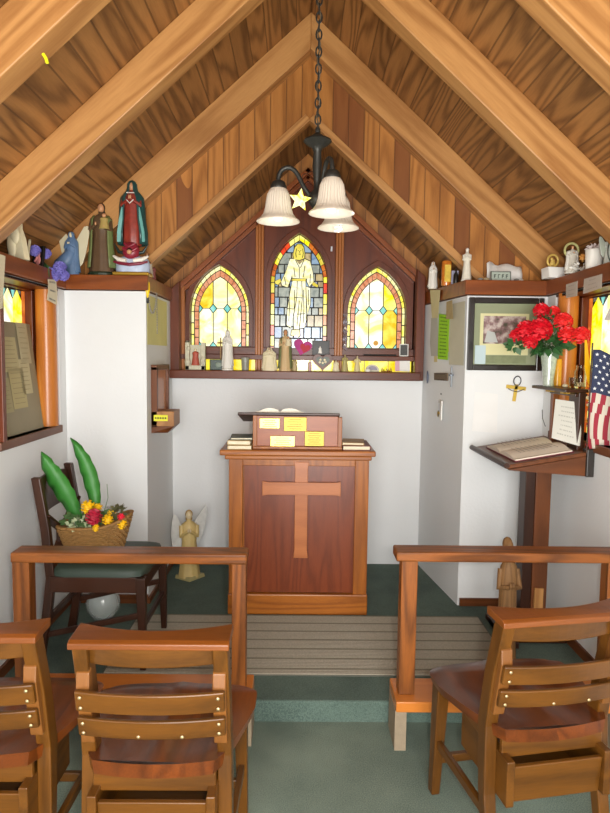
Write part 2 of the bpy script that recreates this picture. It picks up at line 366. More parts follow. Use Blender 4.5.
# centre window with the robed figure
def centre_window():
    cx = -.006; hw, z0, z1, zs = .192, 1.50, 2.32, 2.0
    A0 = archpts(hw, z0, z1, zs, cx); A1 = archpts(hw-.028, z0, z1-.04, zs, cx)
    L = B(); L.prism([(x, YW, z) for x, z in A0], (0, .006, 0)); lead = S('window_2', L, leadm)
    b = B(); band(b, A0, A1, 7, ['yel', 'orange', 'gold', 'orange', 'yel', 'yel', 'red'], YW-.004)
    cl = archpts(hw-.031, z0, z1-.045, zs, cx); rnd = random.Random(4)
    z = z0
    while z < z1:
        hh = rnd.uniform(.04, .085); x = cx-hw
        while x < cx+hw:
            ww = rnd.uniform(.04, .085)
            q = clip([(x+.0042, z+.0042), (x+ww-.0042, z+.0042), (x+ww-.0042, z+hh-.0042), (x+.0042, z+hh-.0042)], cl)
            if q: pane(b, q, rnd.choice(['blue', 'blue', 'grey', 'tan', 'lav', 'grey', 'blue']), YW-.004)
            x += ww
        z += hh
    # figure pieces, measured in the crop (6.257 px per px from 265,225)
    def Q(l): 
        out = []
        for u, v in l:
            p = P(265+u/6.257, 225+v/6.257, YW); out.append((p.x, p.z))
        return out
    pcs = [('robe', [(155, 205), (190, 205), (215, 240), (248, 205), (285, 222), (262, 330), (255, 330), (172, 325), (165, 300)]),
           ('robe', [(155, 210), (172, 290), (165, 320), (140, 385), (105, 372), (100, 350), (128, 290)]),
           ('robe', [(284, 225), (300, 290), (305, 350), (278, 380), (262, 345), (268, 290)]),
           ('gold', [(170, 330), (256, 332), (254, 345), (171, 343)]),
           ('robe', [(172, 345), (200, 345), (196, 450), (160, 640), (135, 625), (140, 520), (160, 400)]),
           ('robe', [(204, 346), (228, 346), (232, 450), (212, 650), (180, 650), (182, 560), (200, 450)]),
           ('robe', [(232, 346), (254, 346), (256, 450), (258, 590), (246, 640), (218, 645), (236, 450)]),
           ('robe', [(258, 380), (284, 390), (284, 490), (266, 555), (262, 470)]),
           ('gold', [(95, 330), (62, 345), (62, 360), (80, 368), (98, 350)]), ('gold', [(308, 352), (335, 372), (330, 384), (300, 374), (296, 360)]),
           ('gold', [(180, 205), (176, 175), (188, 130), (205, 112), (228, 112), (242, 132), (248, 170), (246, 200), (215, 212)]),
           ('gold', [(168, 655), (215, 655), (218, 690), (205, 700), (195, 682), (180, 692), (162, 688)])]
    out = B()
    for k, l in pcs:
        q = Q(l)
        cxx = sum(p[0] for p in q)/len(q); cz = sum(p[1] for p in q)/len(q)
        big = [(cxx+(x-cxx)*(1+.006/max(.02, abs(x-cxx)+.01)), cz+(z-cz)*(1+.006/max(.02, abs(z-cz)+.01))) for x, z in q]
        out.prism([(x, YW-.007, z) for x, z in big[::-1]], (0, .004, 0)); pane(b, q[::-1], k, YW-.010)
    for l in ([(190, 210), (215, 260), (215, 325)], [(245, 210), (222, 262)], [(150, 410), (152, 520), (148, 600)], [(186, 400), (182, 520)], [(240, 400), (244, 520), (240, 610)], [(214, 470), (200, 630)],
              [(180, 260), (188, 320)], [(250, 250), (240, 320)], [(120, 320), (130, 370)], [(285, 300), (282, 360)], [(272, 400), (272, 500)], [(135, 520), (180, 522)], [(182, 450), (236, 452)], [(200, 555), (250, 552)],
              [(198, 140), (192, 170), (196, 195)], [(236, 140), (240, 172), (234, 198)], [(206, 152), (211, 152)], [(222, 152), (227, 152)], [(217, 155), (217, 166)], [(210, 175), (224, 175)]):
        q = Q(l); out.tube([(x, YW-.012, z) for x, z in q], .0024, n=5)
    out.build('came', leadm, lead); b.build('pane', GM, lead)
    return A0
A_c = centre_window()
# panelled wood around the three windows (each half-panel is pierced by half of its arch)
def pierced(name, xa, xb, A, cx, zlo, mt, yf):
    b = B(); top = lambda x: NA-.13-abs(x-XC)*SL
    n = len(A); mid = n//2+1
    ai = max(range(n), key=lambda i: A[i][1])
    right = A[1:ai+1]; left = A[ai:]+[A[0]]
    xs = A[ai][0]
    rp = [(xs, zlo), (xb, zlo), (xb, top(xb))]+([(XC, top(XC))] if xs < XC < xb else [])+[(xs, top(xs))]+[(x, z) for x, z in right[::-1]]+[(xs, A[0][1])]
    lp = [(xs, zlo), (xs, A[0][1])]+[(x, z) for x, z in left[::-1]]+[(xs, top(xs))]+([(XC, top(XC))] if xa < XC < xs else [])+[(xa, top(xa)), (xa, zlo)]
    b.prism([(x, yf, z) for x, z in rp], (0, .03, 0)); b.prism([(x, yf, z) for x, z in lp], (0, .03, 0))
    return S(name, b, mt)
pierced('trim_panel_left', -.80, -.272, A_l, -.538, 1.478, M['redZ'], 4.155)
pierced('trim_panel_centre', -.272, .262, A_c, 0, 1.478, M['redZ'], 4.152)
pierced('trim_panel_right', .262, .79, A_r, .52, 1.478, M['redZ'], 4.155)
tb = B()
def archring(A, w, y0, y1):
    cxx = sum(p[0] for p in A)/len(A); n = len(A); hw = max(p[0] for p in A)-cxx
    rings = []
    for i in list(range(1, n))+[0]:
        x, z = A[i]; s = (hw+w)/hw; bz = A[0][1]
        ox = cxx+(x-cxx)*s; oz = bz+(z-bz)*(1+w/(max(p[1] for p in A)-bz)*1.3)
        rings.append([(x, y0, z), (ox, y0, oz), (ox, y1, oz), (x, y1, z)])
    tb.loft(rings)
for A in (A_l, A_c, A_r): archring(A, .030, 4.128, 4.16)
S('trim_arches', tb, M['redZ'], bevel=.002)
# outer frame of the unit, posts, rails, sill
ub = B(); top = lambda x: NA-.10-abs(x-XC)*SL
for x0, x1 in ((-.85, -.785), (.765, .822)):
    ub.hexa([(x0, 4.03, ZU), (x1, 4.03, ZU), (x1, 4.19, ZU), (x0, 4.19, ZU)], [(x0, 4.03, top(x0)), (x1, 4.03, top(x1)), (x1, 4.19, top(x1)), (x0, 4.19, top(x0))])
S('trim_window_frame', ub, M['redZ'], bevel=.004)
S('trim_sill', B().box(-.85, .80, 4.0, 4.19, ZU, ZU+.055), M['redX'], bevel=.005)
pb = B()
for xc in (-.268, .262):
    for dx, dy in ((-.018, 4.11), (.018, 4.11), (0, 4.10)): pb.box(xc+dx-.009, xc+dx+.009, dy, 4.16, ZU+.05, top(xc)-.02)
for xc in (-.775, .777): pb.box(xc-.012, xc+.012, 4.10, 4.16, ZU+.05, top(xc)-.02)
S('trim_posts', pb, M['molding'], bevel=.004)
S('trim_rail', B().box(-.79, .79, 4.095, 4.16, 1.478, 1.512).box(-.79, .79, 4.115, 4.16, 1.512, 1.56), M['redX'], bevel=.003)
for sgn, nm in ((-1, 'left'), (1, 'right')):
    mw = Matrix.Translation((XC, 0, NA-.10)) @ Matrix.Rotation(0 if sgn > 0 else pi, 4, 'Z') @ Matrix.Rotation(ang, 4, 'Y')
    ys = sorted((sgn*4.08, sgn*4.17))
    S('trim_slope_'+nm, B().box(0, .9/math.cos(ang), ys[0], ys[1], -.03, 0).box(0, .9/math.cos(ang), *sorted((sgn*4.11, sgn*4.17)), -.055, -.03), M['ledgeX'], mw=mw, bevel=.003)
sb = B()
for xa, xb in ((-.76, -.29), (-.245, .24), (.285, .765)):
    for i in range(3):
        w = (xb-xa)/3; sb.m(i % 2); sb.box(xa+i*w+.003, xa+(i+1)*w-.003, 4.155, 4.16, ZU+.055, 1.478)
S('window_lower_strip', sb, [G['strip'], G['yel']])
for o_ in set(D.objects)-BEFORE:
    if o_.parent is None: o_.matrix_world = Matrix.Translation((0, .06, 0)) @ o_.matrix_world
# side windows in their alcoves
def alcove(sgn, nm, wall_x, wy0, wy1):
    gx = wall_x+sgn*.14
    bx = lambda b, xa, xb, *r: b.box(*sorted((xa, xb)), *r)
    b = B(); bx(b, wall_x-sgn*.012, gx+sgn*.03, wy0-.04, wy1+.0, WZ0-.04, WZ0)
    S('trim_sill_'+nm, b, M['standY'], bevel=.004)
    b = B(); b.lathe([(.052, WZ0), (.052, WZ1+.012)], (wall_x+sgn*.046, wy1-.052, 0), n=28)
    S('trim_round_jamb_'+nm, b, M['jambZ'], smooth=True)
    b = B(); bx(b, wall_x-sgn*.02, wall_x+sgn*.05, wy0-.03, wy0+.002, WZ0, WZ1+.012); bx(b, gx-sgn*.03, gx+sgn*.03, wy1-.07, wy1, WZ0, WZ1); bx(b, gx-sgn*.03, gx+sgn*.03, wy0, wy0+.05, WZ0, WZ1)
    bx(b, gx-sgn*.03, gx+sgn*.03, wy0, wy1, WZ1-.012, WZ1)
    bx(b, wall_x, gx, wy0, wy1, WZ1-.004, WZ1+.012)
    S('trim_casing_'+nm, b, M['redZ'], bevel=.003)
    y0, y1 = wy0+.05, wy1-.07; to = lambda x, z, y: (gx+sgn*.012+sgn*(y), x, z)
    L = B(); bx(L, gx+sgn*.010, gx+sgn*.014, y0, y1, WZ0, WZ1-.035); lead = S('window_'+('4' if sgn < 0 else '5'), L, leadm)
    b = B(); z0, z1 = WZ0, WZ1-.012
    pane(b, [(y1-.036, z0+.004), (y1-.004, z0+.004), (y1-.004, z1-.004), (y1-.036, z1-.004)], 'orange', -.006, to)
    n = 5; w = (y1-.04-y0)/n
    for i in range(n):
        ya, yb = y0+i*w+.003, y0+(i+1)*w-.003
        zt = z1-.005
        pane(b, [(ya, 1.47), (yb, 1.47), (yb, zt-.05), ((ya+yb)/2, zt), (ya, zt-.05)], ['wy', 'yel', 'wy', 'wy', 'yel'][i] if sgn > 0 else ['yel', 'wy', 'yel', 'wy', 'yel'][i], -.006, to)
        pane(b, [(ya, z0+.004), (yb, z0+.004), (yb, 1.462), (ya, 1.462)], 'wy' if i % 2 else 'lemon', -.006, to)
        pane(b, [(ya-.015, 1.466), (ya-.003, 1.45), (ya+.010, 1.466), (ya-.003, 1.482)], 'teal', -.009, to)
        pane(b, [(ya-.004, zt-.04), (ya+.012, zt-.004), (ya-.02, zt-.004)], 'teal', -.009, to)
    b.build('pane', GM, lead)
alcove(-1, 'left', XL, 2.70, 3.36); alcove(1, 'right', XR, 2.62, 3.34)
S('wall_outside_left', B().box(XL-.34, XL-.30, YR, 4.3, 0, 1.9), wall_m); S('wall_outside_right', B().box(XR+.30, XR+.34, YR, 4.3, 0, 1.9), wall_m)
# ------------------------------------------------------------------ pulpit
t = thing('pulpit', 'oak and red-brown wooden pulpit with a pale cross on its front panel', 'pulpit', (0, 3.31, PLAT))
px0, px1 = -.372, .385
b = B().box(px0, px1, .03, .40, .0, .865); b.build('body', M['oakZ'], t, bevel=.003)
b = B().box(px0, px0+.075, 0, .05, .0, .87).box(px1-.075, px1, 0, .05, .0, .87).box(px0+.075, px1-.075, 0, .04, .825, .87); b.build('stile', M['oakZ'], t, bevel=.003)
B().box(px0+.085, px1-.075, .012, .035, .12, .83).build('front_panel', M['panel'], t)
B().box(px0-.004, px1+.004, -.012, .05, 0, .115).build('base', M['oakX'], t, bevel=.006)
b = B(); b.box(px0-.045, px1+.03, -.045, .42, .885, .915).box(px0-.02, px1+.012, -.02, .41, .86, .885); b.build('top', M['oakX'], t, bevel=.006)
cxm = plain('#a4633c', .35, var=.1)
crw = wood('cross_wood', '#8a4a24', '#b06a3a', 'X', rings=5, scale=8, rough=.3, coat=.3, lines=.4)
def flare(b, ax, c, l, w, y0, y1):
    n = 14; up = []; lo = []
    for i in range(n+1):
        u = i/n*2-1; ww = w/2*(1+.16*(1 if abs(u) > .86 else 0)); q = c[0]+u*l/2
        up.append((q, ww)); lo.append((q, -ww))
    pts = up+lo[::-1]
    if ax == 'X': b.prism([(q, y0, c[1]+v) for q, v in pts], (0, y1-y0, 0))
    else: b.prism([(c[0]+v, y0, c[1]+q-c[0]) for q, v in pts], (0, y1-y0, 0))
b = B(); flare(b, 'Z', (.020, .583), .53, .070, -.006, .014); flare(b, 'X', (.021, .702), .425, .070, -.009, .008)
b.build('cross', crw, t, bevel=.002)
# book box on the pulpit
t = thing('book_rest', 'small wooden slanted book rest with four brass plaques standing on the pulpit', 'book rest', (0, 3.31, PLAT+.915))
bz = .185
B().hexa([(-.225, .02, 0), (.215, .02, 0), (.215, .28, 0), (-.225, .28, 0)], [(-.225, .02, bz), (.215, .02, bz), (.215, .28, bz-.06), (-.225, .28, bz-.06)]).build('box', wood('rest_wood', '#7a3a1a', '#9a5226', 'X', rings=6, scale=6, rough=.3, coat=.3, lines=.4), t)
B().box(-.245, -.222, .008, .04, 0, bz).box(.213, .237, .008, .04, 0, bz-.01).box(-.245, .237, -.002, .03, 0, .016).build('edging', M['oakZ'], t, bevel=.003)
bd = B().hexa([(-.325, -.005, bz-.002), (.222, -.005, bz-.002), (.222, .32, bz-.07), (-.325, .32, bz-.07)], [(-.325, -.005, bz+.014), (.222, -.005, bz+.014), (.222, .32, bz-.054), (-.325, .32, bz-.054)])
bd.build('slanted_board', M['darkX'], t, bevel=.004)
dull = plain('#8a7238', .38, 1.0)
def plaque(x0, z0, x1, z1, lb, n=4):
    o = B().box(x0, x1, .006, .021, z0, z1).build('plaque', dull if n > 4 else brass, t, bevel=.0015, label=lb)
    c = B(); lw = (x1-x0)
    for i in range(n):
        z = z1-(z1-z0)*(i+1)/(n+1); k = .34 if i % 2 else .26; c.box((x0+x1)/2-lw*k, (x0+x1)/2+lw*k, .0045, .0062, z-.0012, z+.0012)
    c.build('engraving', plain('#6a5426', .5, .5), o)
plaque(-.208, .112, -.100, .166, 'upper left brass plaque with rounded corners'); plaque(-.078, .098, .045, .174, 'upper middle dull brass plaque', 5)
plaque(-.150, .014, -.018, .072, 'lower left brass plaque'); plaque(.035, .018, .140, .098, 'lower right brass plaque', 6)
def book(name, label, loc, sx, sy, sz, cover, rz=0, group=None, cat='book', pages='#e2d8bc'):
    t = thing(name, label, cat, loc, rz, group)
    B().box(-sx/2, sx/2, -sy/2, sy/2, 0, .003).box(-sx/2, sx/2, -sy/2, sy/2, sz-.003, sz).box(-sx/2, -sx/2+.004, -sy/2, sy/2, 0, sz).build('cover', plain(cover, .5), t, bevel=.001)
    b = B(); n = max(3, int(sz/.004)); 
    b.box(-sx/2+.004, sx/2-.004, -sy/2+.004, sy/2-.004, .003, sz-.003)
    b.build('pages', plain(pages, .8, bump=.6, bscale=500), t); return t
zt = PLAT+.915
book('book', 'tan book at the bottom of the stack at the pulpit left side', (-.315, 3.38, zt), .13, .19, .022, '#a98d5c', .03, 'books stacked on the pulpit left side')
book('book', 'tan book in the middle of the stack at the pulpit left side', (-.313, 3.385, zt+.023), .125, .18, .024, '#b49a68', -.05, 'books stacked on the pulpit left side')
book('book', 'thin grey-green book on top of the stack at the pulpit left side', (-.310, 3.40, zt+.048), .12, .17, .012, '#5d6256', .06, 'books stacked on the pulpit left side')
book('book', 'dark red hardback lying at the pulpit right side', (.315, 3.40, zt), .15, .2, .024, '#6e1a20', pi)
book('book', 'worn brown paper booklet on the dark red hardback', (.305, 3.40, zt+.025), .12, .17, .014, '#a8824c', pi-.1)
# open book on the slanted board
def openbook(name, label, T, w, h, cover, pg='#ece6d6'):
    t = thing(name, label, 'book'); t.matrix_world = T
    B().box(-w/2-.006, w/2+.006, -h/2-.006, h/2+.006, 0, .004).build('cover', plain(cover, .5), t)
    b = B(); n = 10
    for sg in (-1, 1):
        up = [(sg*w/2*i/n, .010+.018*math.sin(pi*min(1, (i/n)*1.15+.02))**.7 if i else .006) for i in range(n+1)]
        r = [[(x, -h/2, .004), (x, -h/2, z), (x, h/2, z), (x, h/2, .004)] for x, z in up]
        b.loft(r)
    b.build('pages', plain(pg, .8), t); 
    return t
slope = math.atan(.068/.325)
T = Matrix.Translation((-.10, 3.31+.13, PLAT+.915+bz+.014-.028)) @ Matrix.Rotation(-slope, 4, 'X')
openbook('open_book', 'open book lying on the slanted board on top of the pulpit', T, .26, .2, '#4a3a30')
# ------------------------------------------------------------------ kneeling rails
def rail(label, xa, xb, posts, Y, kx=None, zt=.75, th=.04):
    t = thing('kneeling_rail', label, 'railing', ((xa+xb)/2, Y, 0)); o = (xa+xb)/2
    b = B(); b.box(xa-o, xb-o, -.05, .05, zt-th, zt); b.build('top_rail', M['railX'], t, bevel=.007)
    for p, w in posts: B().box(p-o-w/2, p-o+w/2, -.035, .025, .2, zt-th+.001).build('post', M['railZ'], t, bevel=.003)
    if kx:
        B().box(kx[0]-o, kx[1]-o, -.085, .095, .158, .2).build('kneeling_board', M['jambX'], t, bevel=.004)
        for q in (kx[0]+.02, kx[1]-.02): B().box(q-o-.022, q-o+.022, -.075, .085, 0, .159).build('foot', plain('#8a7a64', .8, bump=.4, var=.2, vscale=40), t)
    return t
rail('left wooden kneeling rail in front of the dark chair with the flower basket', -1.09, -.19, ((-1.058, .065), (-.222, .055)), 2.36, (-1.10, -.17))
rail('right wooden kneeling rail in front of the lectern stand', .378, 1.262, ((.432, .062), (1.225, .062)), 2.34, (.385, 1.265), .772, .038)
# ------------------------------------------------------------------ church chairs
def make_church_chair(label, loc, rz):
    t = thing('church_chair', label, 'chair', loc, rz, 'varnished wooden church chairs in the front row')
    # rear legs run up into the back
    for s in (-1, 1):
        b = B(); pth = [(-.20, 0), (-.155, .25), (-.140, .45), (-.168, .62), (-.212, .778)]
        rr = []
        for y, z in pth:
            w = .019 if z > .1 else .016; d = .026 if z > .3 else .02
            x = s*(.185-.01*(z/.78)); rr.append([(x-w, y-d, z), (x+w, y-d, z), (x+w, y+d, z), (x-w, y+d, z)])
        b.loft(rr); b.build('rear_leg', M['churchZ'], t, bevel=.004)
        b = B(); b.hexa([(s*.20-.015, .165, 0), (s*.20+.015, .165, 0), (s*.20+.015, .2, 0), (s*.20-.015, .2, 0)], [(s*.19-.022, .14, .425), (s*.19+.022, .14, .425), (s*.19+.022, .195, .425), (s*.19-.022, .195, .425)])
        b.build('front_leg', M['churchZ'], t, bevel=.004)
        # side stile that carries the lower slats
        b = B(); xx = s*.172
        b.prism([(xx-.017, -.190, .50), (xx-.017, -.226, .665), (xx-.017, -.222, .705), (xx-.017, -.205, .715), (xx-.017, -.16, .50)], (.034, 0, 0)); b.build('stile', wood('stile_wood', '#4c2c10', '#7a4c20', 'Z', rings=5, scale=6, rough=.35, coat=.3, lines=.4) if s < 0 else D.materials['stile_wood'], t, bevel=.003)
        b = B(); b.bar((s*.188, -.16, .19), (s*.197, .18, .19), .018, .03); b.build('side_stretcher', M['churchY'], t, bevel=.003)
        b = B(); b.bar((s*.18, -.15, .415), (s*.18, .17, .425), .02, .045); b.build('side_rail', M['churchY'], t, bevel=.003)
    B().bar((-.19, .17, .13), (.19, .17, .13), .018, .03).build('front_stretcher', M['churchX'], t, bevel=.003)
    B().bar((-.18, .16, .412), (.18, .16, .412), .02, .05).build('front_rail', M['churchX'], t, bevel=.003)
    B().bar((-.16, -.185, .40), (.16, -.185, .40), .016, .06).build('rear_rail', M['churchX'], t, bevel=.003)
    # saddle seat
    nx, ny = 20, 16; topv = []; 
    def sp(u, v):   # u -1..1, v 0..1 rear->front
        hw = .158+.087*min(1, v*1.6)**.7-.02*max(0, v-.85)/.15*abs(u)**6
        y = -.205+.42*v
        if v > .8: y -= .03*abs(u)**4*(v-.8)/.2
        z = .452-.016*math.exp(-((abs(u)-.45)/.3)**2)*math.sin(pi*min(1, v*1.15))+.006*math.exp(-(u/.12)**2)*(v > .5)
        z += .012*(1-v)**2 - .012*max(0, v-.88)/.12
        return Vector((u*hw, y-(.018*(1-u*u) if v < .05 else 0), z))
    rings = []
    for j in range(ny+1):
        v = j/ny; up = [sp(-1+2*i/nx, v) for i in range(nx+1)]; lo = [p-Vector((p.x*.03, 0, .026+ (p.z-.452))) for p in up[::-1]]
        rings.append(up+lo)
    b = B().loft(rings); b.build('seat', M['seatw'], t, smooth=True)
    # curved slats
    def slat(nm, z0, z1, y, bow, th, xw, mt, lean=0):
        r = []; n = 14
        for i in range(n+1):
            u = -1+2*i/n; yy = y-bow*(1-u*u); x = u*xw; zb0 = z0
            r.append([(x, yy-th/2, zb0), (x, yy+th/2, zb0), (x, yy+th/2+lean, z1), (x, yy-th/2+lean, z1)])
        return B().loft(r).build(nm, mt, t, bevel=.004)
    slat('upper_slat', .722, .778, -.198, .026, .014, .165, M['churchX'], -.008)
    s1 = slat('middle_slat', .610, .668, -.224, .020, .014, .188, M['churchX'], -.012)
    s2 = slat('lower_slat', .535, .590, -.206, .020, .014, .188, M['churchX'], -.012)
    for sl, zs, yy_ in ((s1, (.624, .654), -.241), (s2, (.548, .576), -.223)):
        for z in zs:
            for x in (-.172, .172): B().ell((x, yy_-(z-zs[0])*.2, z), (.005, .003, .005), 8, 5).build('screw', screwm, sl, smooth=True)
    for x in (-.03, .08): B().ell((x, -.234, .545), (.005, .003, .005), 8, 5).build('screw', screwm, s2, smooth=True)
    # crest board
    n = 16; r = []
    for i in range(n+1):
        u = -1+2*i/n; x = u*.200; yn = -.25; yf = -.15-.045*(1-u*u)
        r.append([(x, yn, .778), (x, yf, .782), (x, yf, .806), (x, yn+.012, .800), (x, yn, .794)])
    B().loft(r).build('crest_board', M['crestX'], t, bevel=.003)
    # book rack under the seat
    B().hexa([(-.14, -.215, .25), (.14, -.215, .25), (.14, -.2, .25), (-.14, -.2, .25)], [(-.14, -.225, .362), (.14, -.225, .362), (.14, -.21, .362), (-.14, -.21, .362)]).build('rack_panel', M['churchX'], t, bevel=.003)
    B().box(-.14, .14, -.21, .08, .25, .262).build('rack_bottom', M['churchX'], t)
    for s in (-1, 1): B().box(s*.152-.012, s*.152+.012, -.235, .06, .25, .385).build('rack_side', M['churchY'], t, bevel=.003)
    return t
chair = make_church_chair('varnished wooden church chair fully in view, left of the centre aisle', (-.365, 1.73, 0), 0)
dup(chair, (-.855, 1.76, 0), 0, 'varnished wooden church chair cut off by the left edge of the photo')
dup(chair, (.715, 1.895, 0), math.radians(10), 'varnished wooden church chair turned sideways, right of the centre aisle')
# ------------------------------------------------------------------ dark chair with green seat, facing right
t = thing('side_chair', 'dark brown wooden chair with green padded seat against the left wall', 'chair', (-.895, 2.895, PLAT))
for s in (-1, 1):
    b = B(); rr = []
    for x, z in ((-.26, 0), (-.215, .25), (-.20, .42), (-.22, .65), (-.255, .87)):
        y = s*.205*(1-.08*(z > .4)); rr.append([(x-.02, y-.017, z), (x+.02, y-.017, z), (x+.02, y+.017, z), (x-.02, y+.017, z)])
    b.loft(rr); b.build('rear_leg', M['darkZ'], t, bevel=.005)
    b = B().hexa([(.20, s*.215-.014, 0), (.226, s*.215-.014, 0), (.226, s*.215+.014, 0), (.20, s*.215+.014, 0)], [(.185, s*.21-.022, .43), (.228, s*.21-.022, .43), (.228, s*.21+.022, .43), (.185, s*.21+.022, .43)])
    b.build('front_leg', M['darkZ'], t, bevel=.004)
    B().bar((-.2, s*.205, .395), (.2, s*.21, .395), .02, .07).build('side_rail', M['darkX'], t, bevel=.003)
    B().bar((-.23, s*.205, .16), (.205, s*.213, .26), .016, .026).build('side_stretcher', M['darkX'], t, bevel=.003)
B().bar((.205, -.21, .395), (.205, .21, .395), .02, .07).build('front_rail', M['darkY'], t, bevel=.003)
B().bar((-.20, -.2, .395), (-.20, .2, .395), .02, .07).build('rear_rail', M['darkY'], t, bevel=.003)
B().bar((.21, -.21, .2), (.21, .21, .2), .016, .026).build('front_stretcher', M['darkY'], t, bevel=.003)
B().bar((-.225, -.2, .22), (-.225, .2, .22), .016, .026).build('rear_stretcher', M['darkY'], t, bevel=.003)
b = B(); n = 12; r = []
for j in range(7):
    v = j/6; ins = [0, .0, .006, .02, .045, .08, .12][j]; z = [.425, .45, .462, .470, .476, .48, .482][j]
    hx, hy = .215-ins, .215-ins; r.append([(math.copysign(min(1, abs(math.cos(a))*1.3), math.cos(a))*hx+.005, math.copysign(min(1, abs(math.sin(a))*1.3), math.sin(a))*hy, z) for a in [2*pi*k/24 for k in range(24)]])
b.loft(r); b.build('padded_seat', plain('#2f3d33', .55, bump=.3), t, smooth=True)
b = B(); n = 10; r = []
for i in range(n+1):
    u = -1+2*i/n; x = -.235-.02*(1-u*u); y = u*.19
    r.append([(x-.008, y, .70), (x+.008, y, .70), (x-.012, y, .84+.02*(1-u*u)), (x-.028, y, .84+.02*(1-u*u))])
b.loft(r); b.build('crest_panel', M['darkY'], t, bevel=.003)
b = B(); b.bar((-.222, -.19, .70), (-.205, .19, .45), .012, .045, (1, 0, 0)); b.bar((-.218, .19, .70), (-.203, -.19, .45), .012, .045, (1, 0, 0)); b.box(-.226, -.208, -.06, .06, .53, .63)
b.build('crossed_splat', M['darkY'], t, bevel=.003)
CLR, nt_, bb_ = newmat('clear_glass'); bb_.inputs['Base Color'].default_value = lin('#cfd6d2'); bb_.inputs['Alpha'].default_value = .38; bb_.inputs['Roughness'].default_value = .08; bb_.inputs['Coat Weight'].default_value = .5
# glass bowl on the floor under it
t = thing('glass_vase', 'round clear glass vase standing on the floor under the dark chair', 'vase', (-1.03, 3.22, PLAT))
B().lathe([(.035, 0), (.05, .01), (.085, .06), (.09, .10), (.075, .15), (.05, .175), (.052, .20), (.048, .20), (.045, .175), (.07, .148), (.085, .10), (.08, .06), (.045, .016), (.001, .012)]).build('bowl', CLR, t, smooth=True)
# ------------------------------------------------------------------ flower basket
t = thing('flower_basket', 'brown wicker basket of yellow and red flowers on the dark chair seat', 'flower basket', (-.945, 2.86, PLAT+.485), .10)
wick = plain('#8a6534', .7, bump=.8, bscale=90, var=.35, vscale=70)
b = B(); rings = []
for j in range(15):
    v = j/14; hx = .115+.045*v; hy = .07+.03*v
    rings.append([Vector((hx*math.copysign(abs(math.cos(a))**.6, math.cos(a))*(1+.03*math.cos(22*a+pi*(j % 2))), hy*math.copysign(abs(math.sin(a))**.6, math.sin(a))*(1+.03*math.cos(22*a+pi*(j % 2))), .135*v+.045*v*max(0, math.cos(a)))) for a in [2*pi*k/132 for k in range(132)]])
b.loft(rings)
for k_, rg_ in enumerate(rings[1:-1]): b.tube([p*(1.02 if (i+k_*3) % 6 < 3 else 1.0) if False else Vector((p.x*(1.03 if (i//3+k_) % 2 else .99), p.y*(1.03 if (i//3+k_) % 2 else .99), p.z)) for i, p in enumerate(rg_)], .0038, 5, closed=True)
b.build('basket', wick, t, smooth=True)
b = B(); b.tube([p+Vector((0, 0, .004)) for p in rings[-1]], .008, closed=True); b.build('basket_rim', wick, t, smooth=True)
fol = plain('#4c6a3c', .5, var=.4, vscale=40); fol2 = plain('#b6c29a', .5, var=.3, vscale=40); leafm = plain('#347a2c', .5, var=.15, vscale=12)
def leafblade(pts, w, mt, name, par, wav=.009, side=(1, 0, 0)):
    b = B(); n = len(pts); L = []; Cc = []; R_ = []
    pts = [Vector(p) for p in pts]; side = Vector(side)
    for i, p in enumerate(pts):
        u = i/(n-1); ww = w*math.sin(pi*min(1, u*.92+.06))**.75*(1 if u < 1 else 0)
        t_ = (pts[min(i+1, n-1)]-pts[max(i-1, 0)]).normalized(); a = side-t_*side.dot(t_); a.normalize(); nrm = t_.cross(a)
        L.append(p-a*ww+nrm*(.012+wav*math.sin(i*2.1))); Cc.append(p); R_.append(p+a*ww+nrm*(.012+wav*math.sin(i*2.6+1)))
    vs = [v for tr in zip(L, Cc, R_) for v in tr]; fs = []
    for i in range(n-1):
        k = i*3; fs += [(k, k+1, k+4, k+3), (k+1, k+2, k+5, k+4)]
    b.add(vs, fs); return b.build(name, mt, par, smooth=True, sol=.0015)
def bez(a, c, d, e, n=14):
    a, c, d, e = map(Vector, (a, c, d, e)); return [a*(1-s)**3+c*3*s*(1-s)**2+d*3*s*s*(1-s)+e*s**3 for s in [i/n for i in range(n+1)]]
Mi = Matrix.LocRotScale(Vector((-.945, 2.86, PLAT+.485)), Matrix.Rotation(.10, 3, 'Z'), None).inverted()
def bl(px, py, Y): return Mi @ P(px, py, Y)
leafblade(bez(bl(80, 525, 2.86), bl(68, 495, 2.84), bl(50, 475, 2.82), bl(41, 452, 2.80)), .044, leafm, 'leaf', t)
leafblade(bez(bl(96, 515, 2.88), bl(94, 488, 2.9), bl(88, 462, 2.9), bl(70, 438, 2.88)), .036, leafm, 'leaf', t)
rnd = random.Random(11)
def clump(center, rad, n, mt, name, par, size=.02):
    b = B()
    for i in range(n):
        d = Vector((rnd.gauss(0, 1), rnd.gauss(0, 1), rnd.gauss(0, .8))).normalized(); c = Vector(center)+Vector((d.x*rad[0], d.y*rad[1], d.z*rad[2]))*rnd.uniform(.4, 1)
        a = Vector((rnd.gauss(0, 1), rnd.gauss(0, 1), rnd.gauss(0, 1))).normalized(); e = d.cross(a).normalized(); s = size*rnd.uniform(.6, 1.2)
        tip = c+d*s*1.3
        b.add([c, c+e*s*.5+d*s*.5, tip, c-e*s*.5+d*s*.5], [(0, 1, 2, 3)])
    return b.build(name, mt, par, sol=.0008)
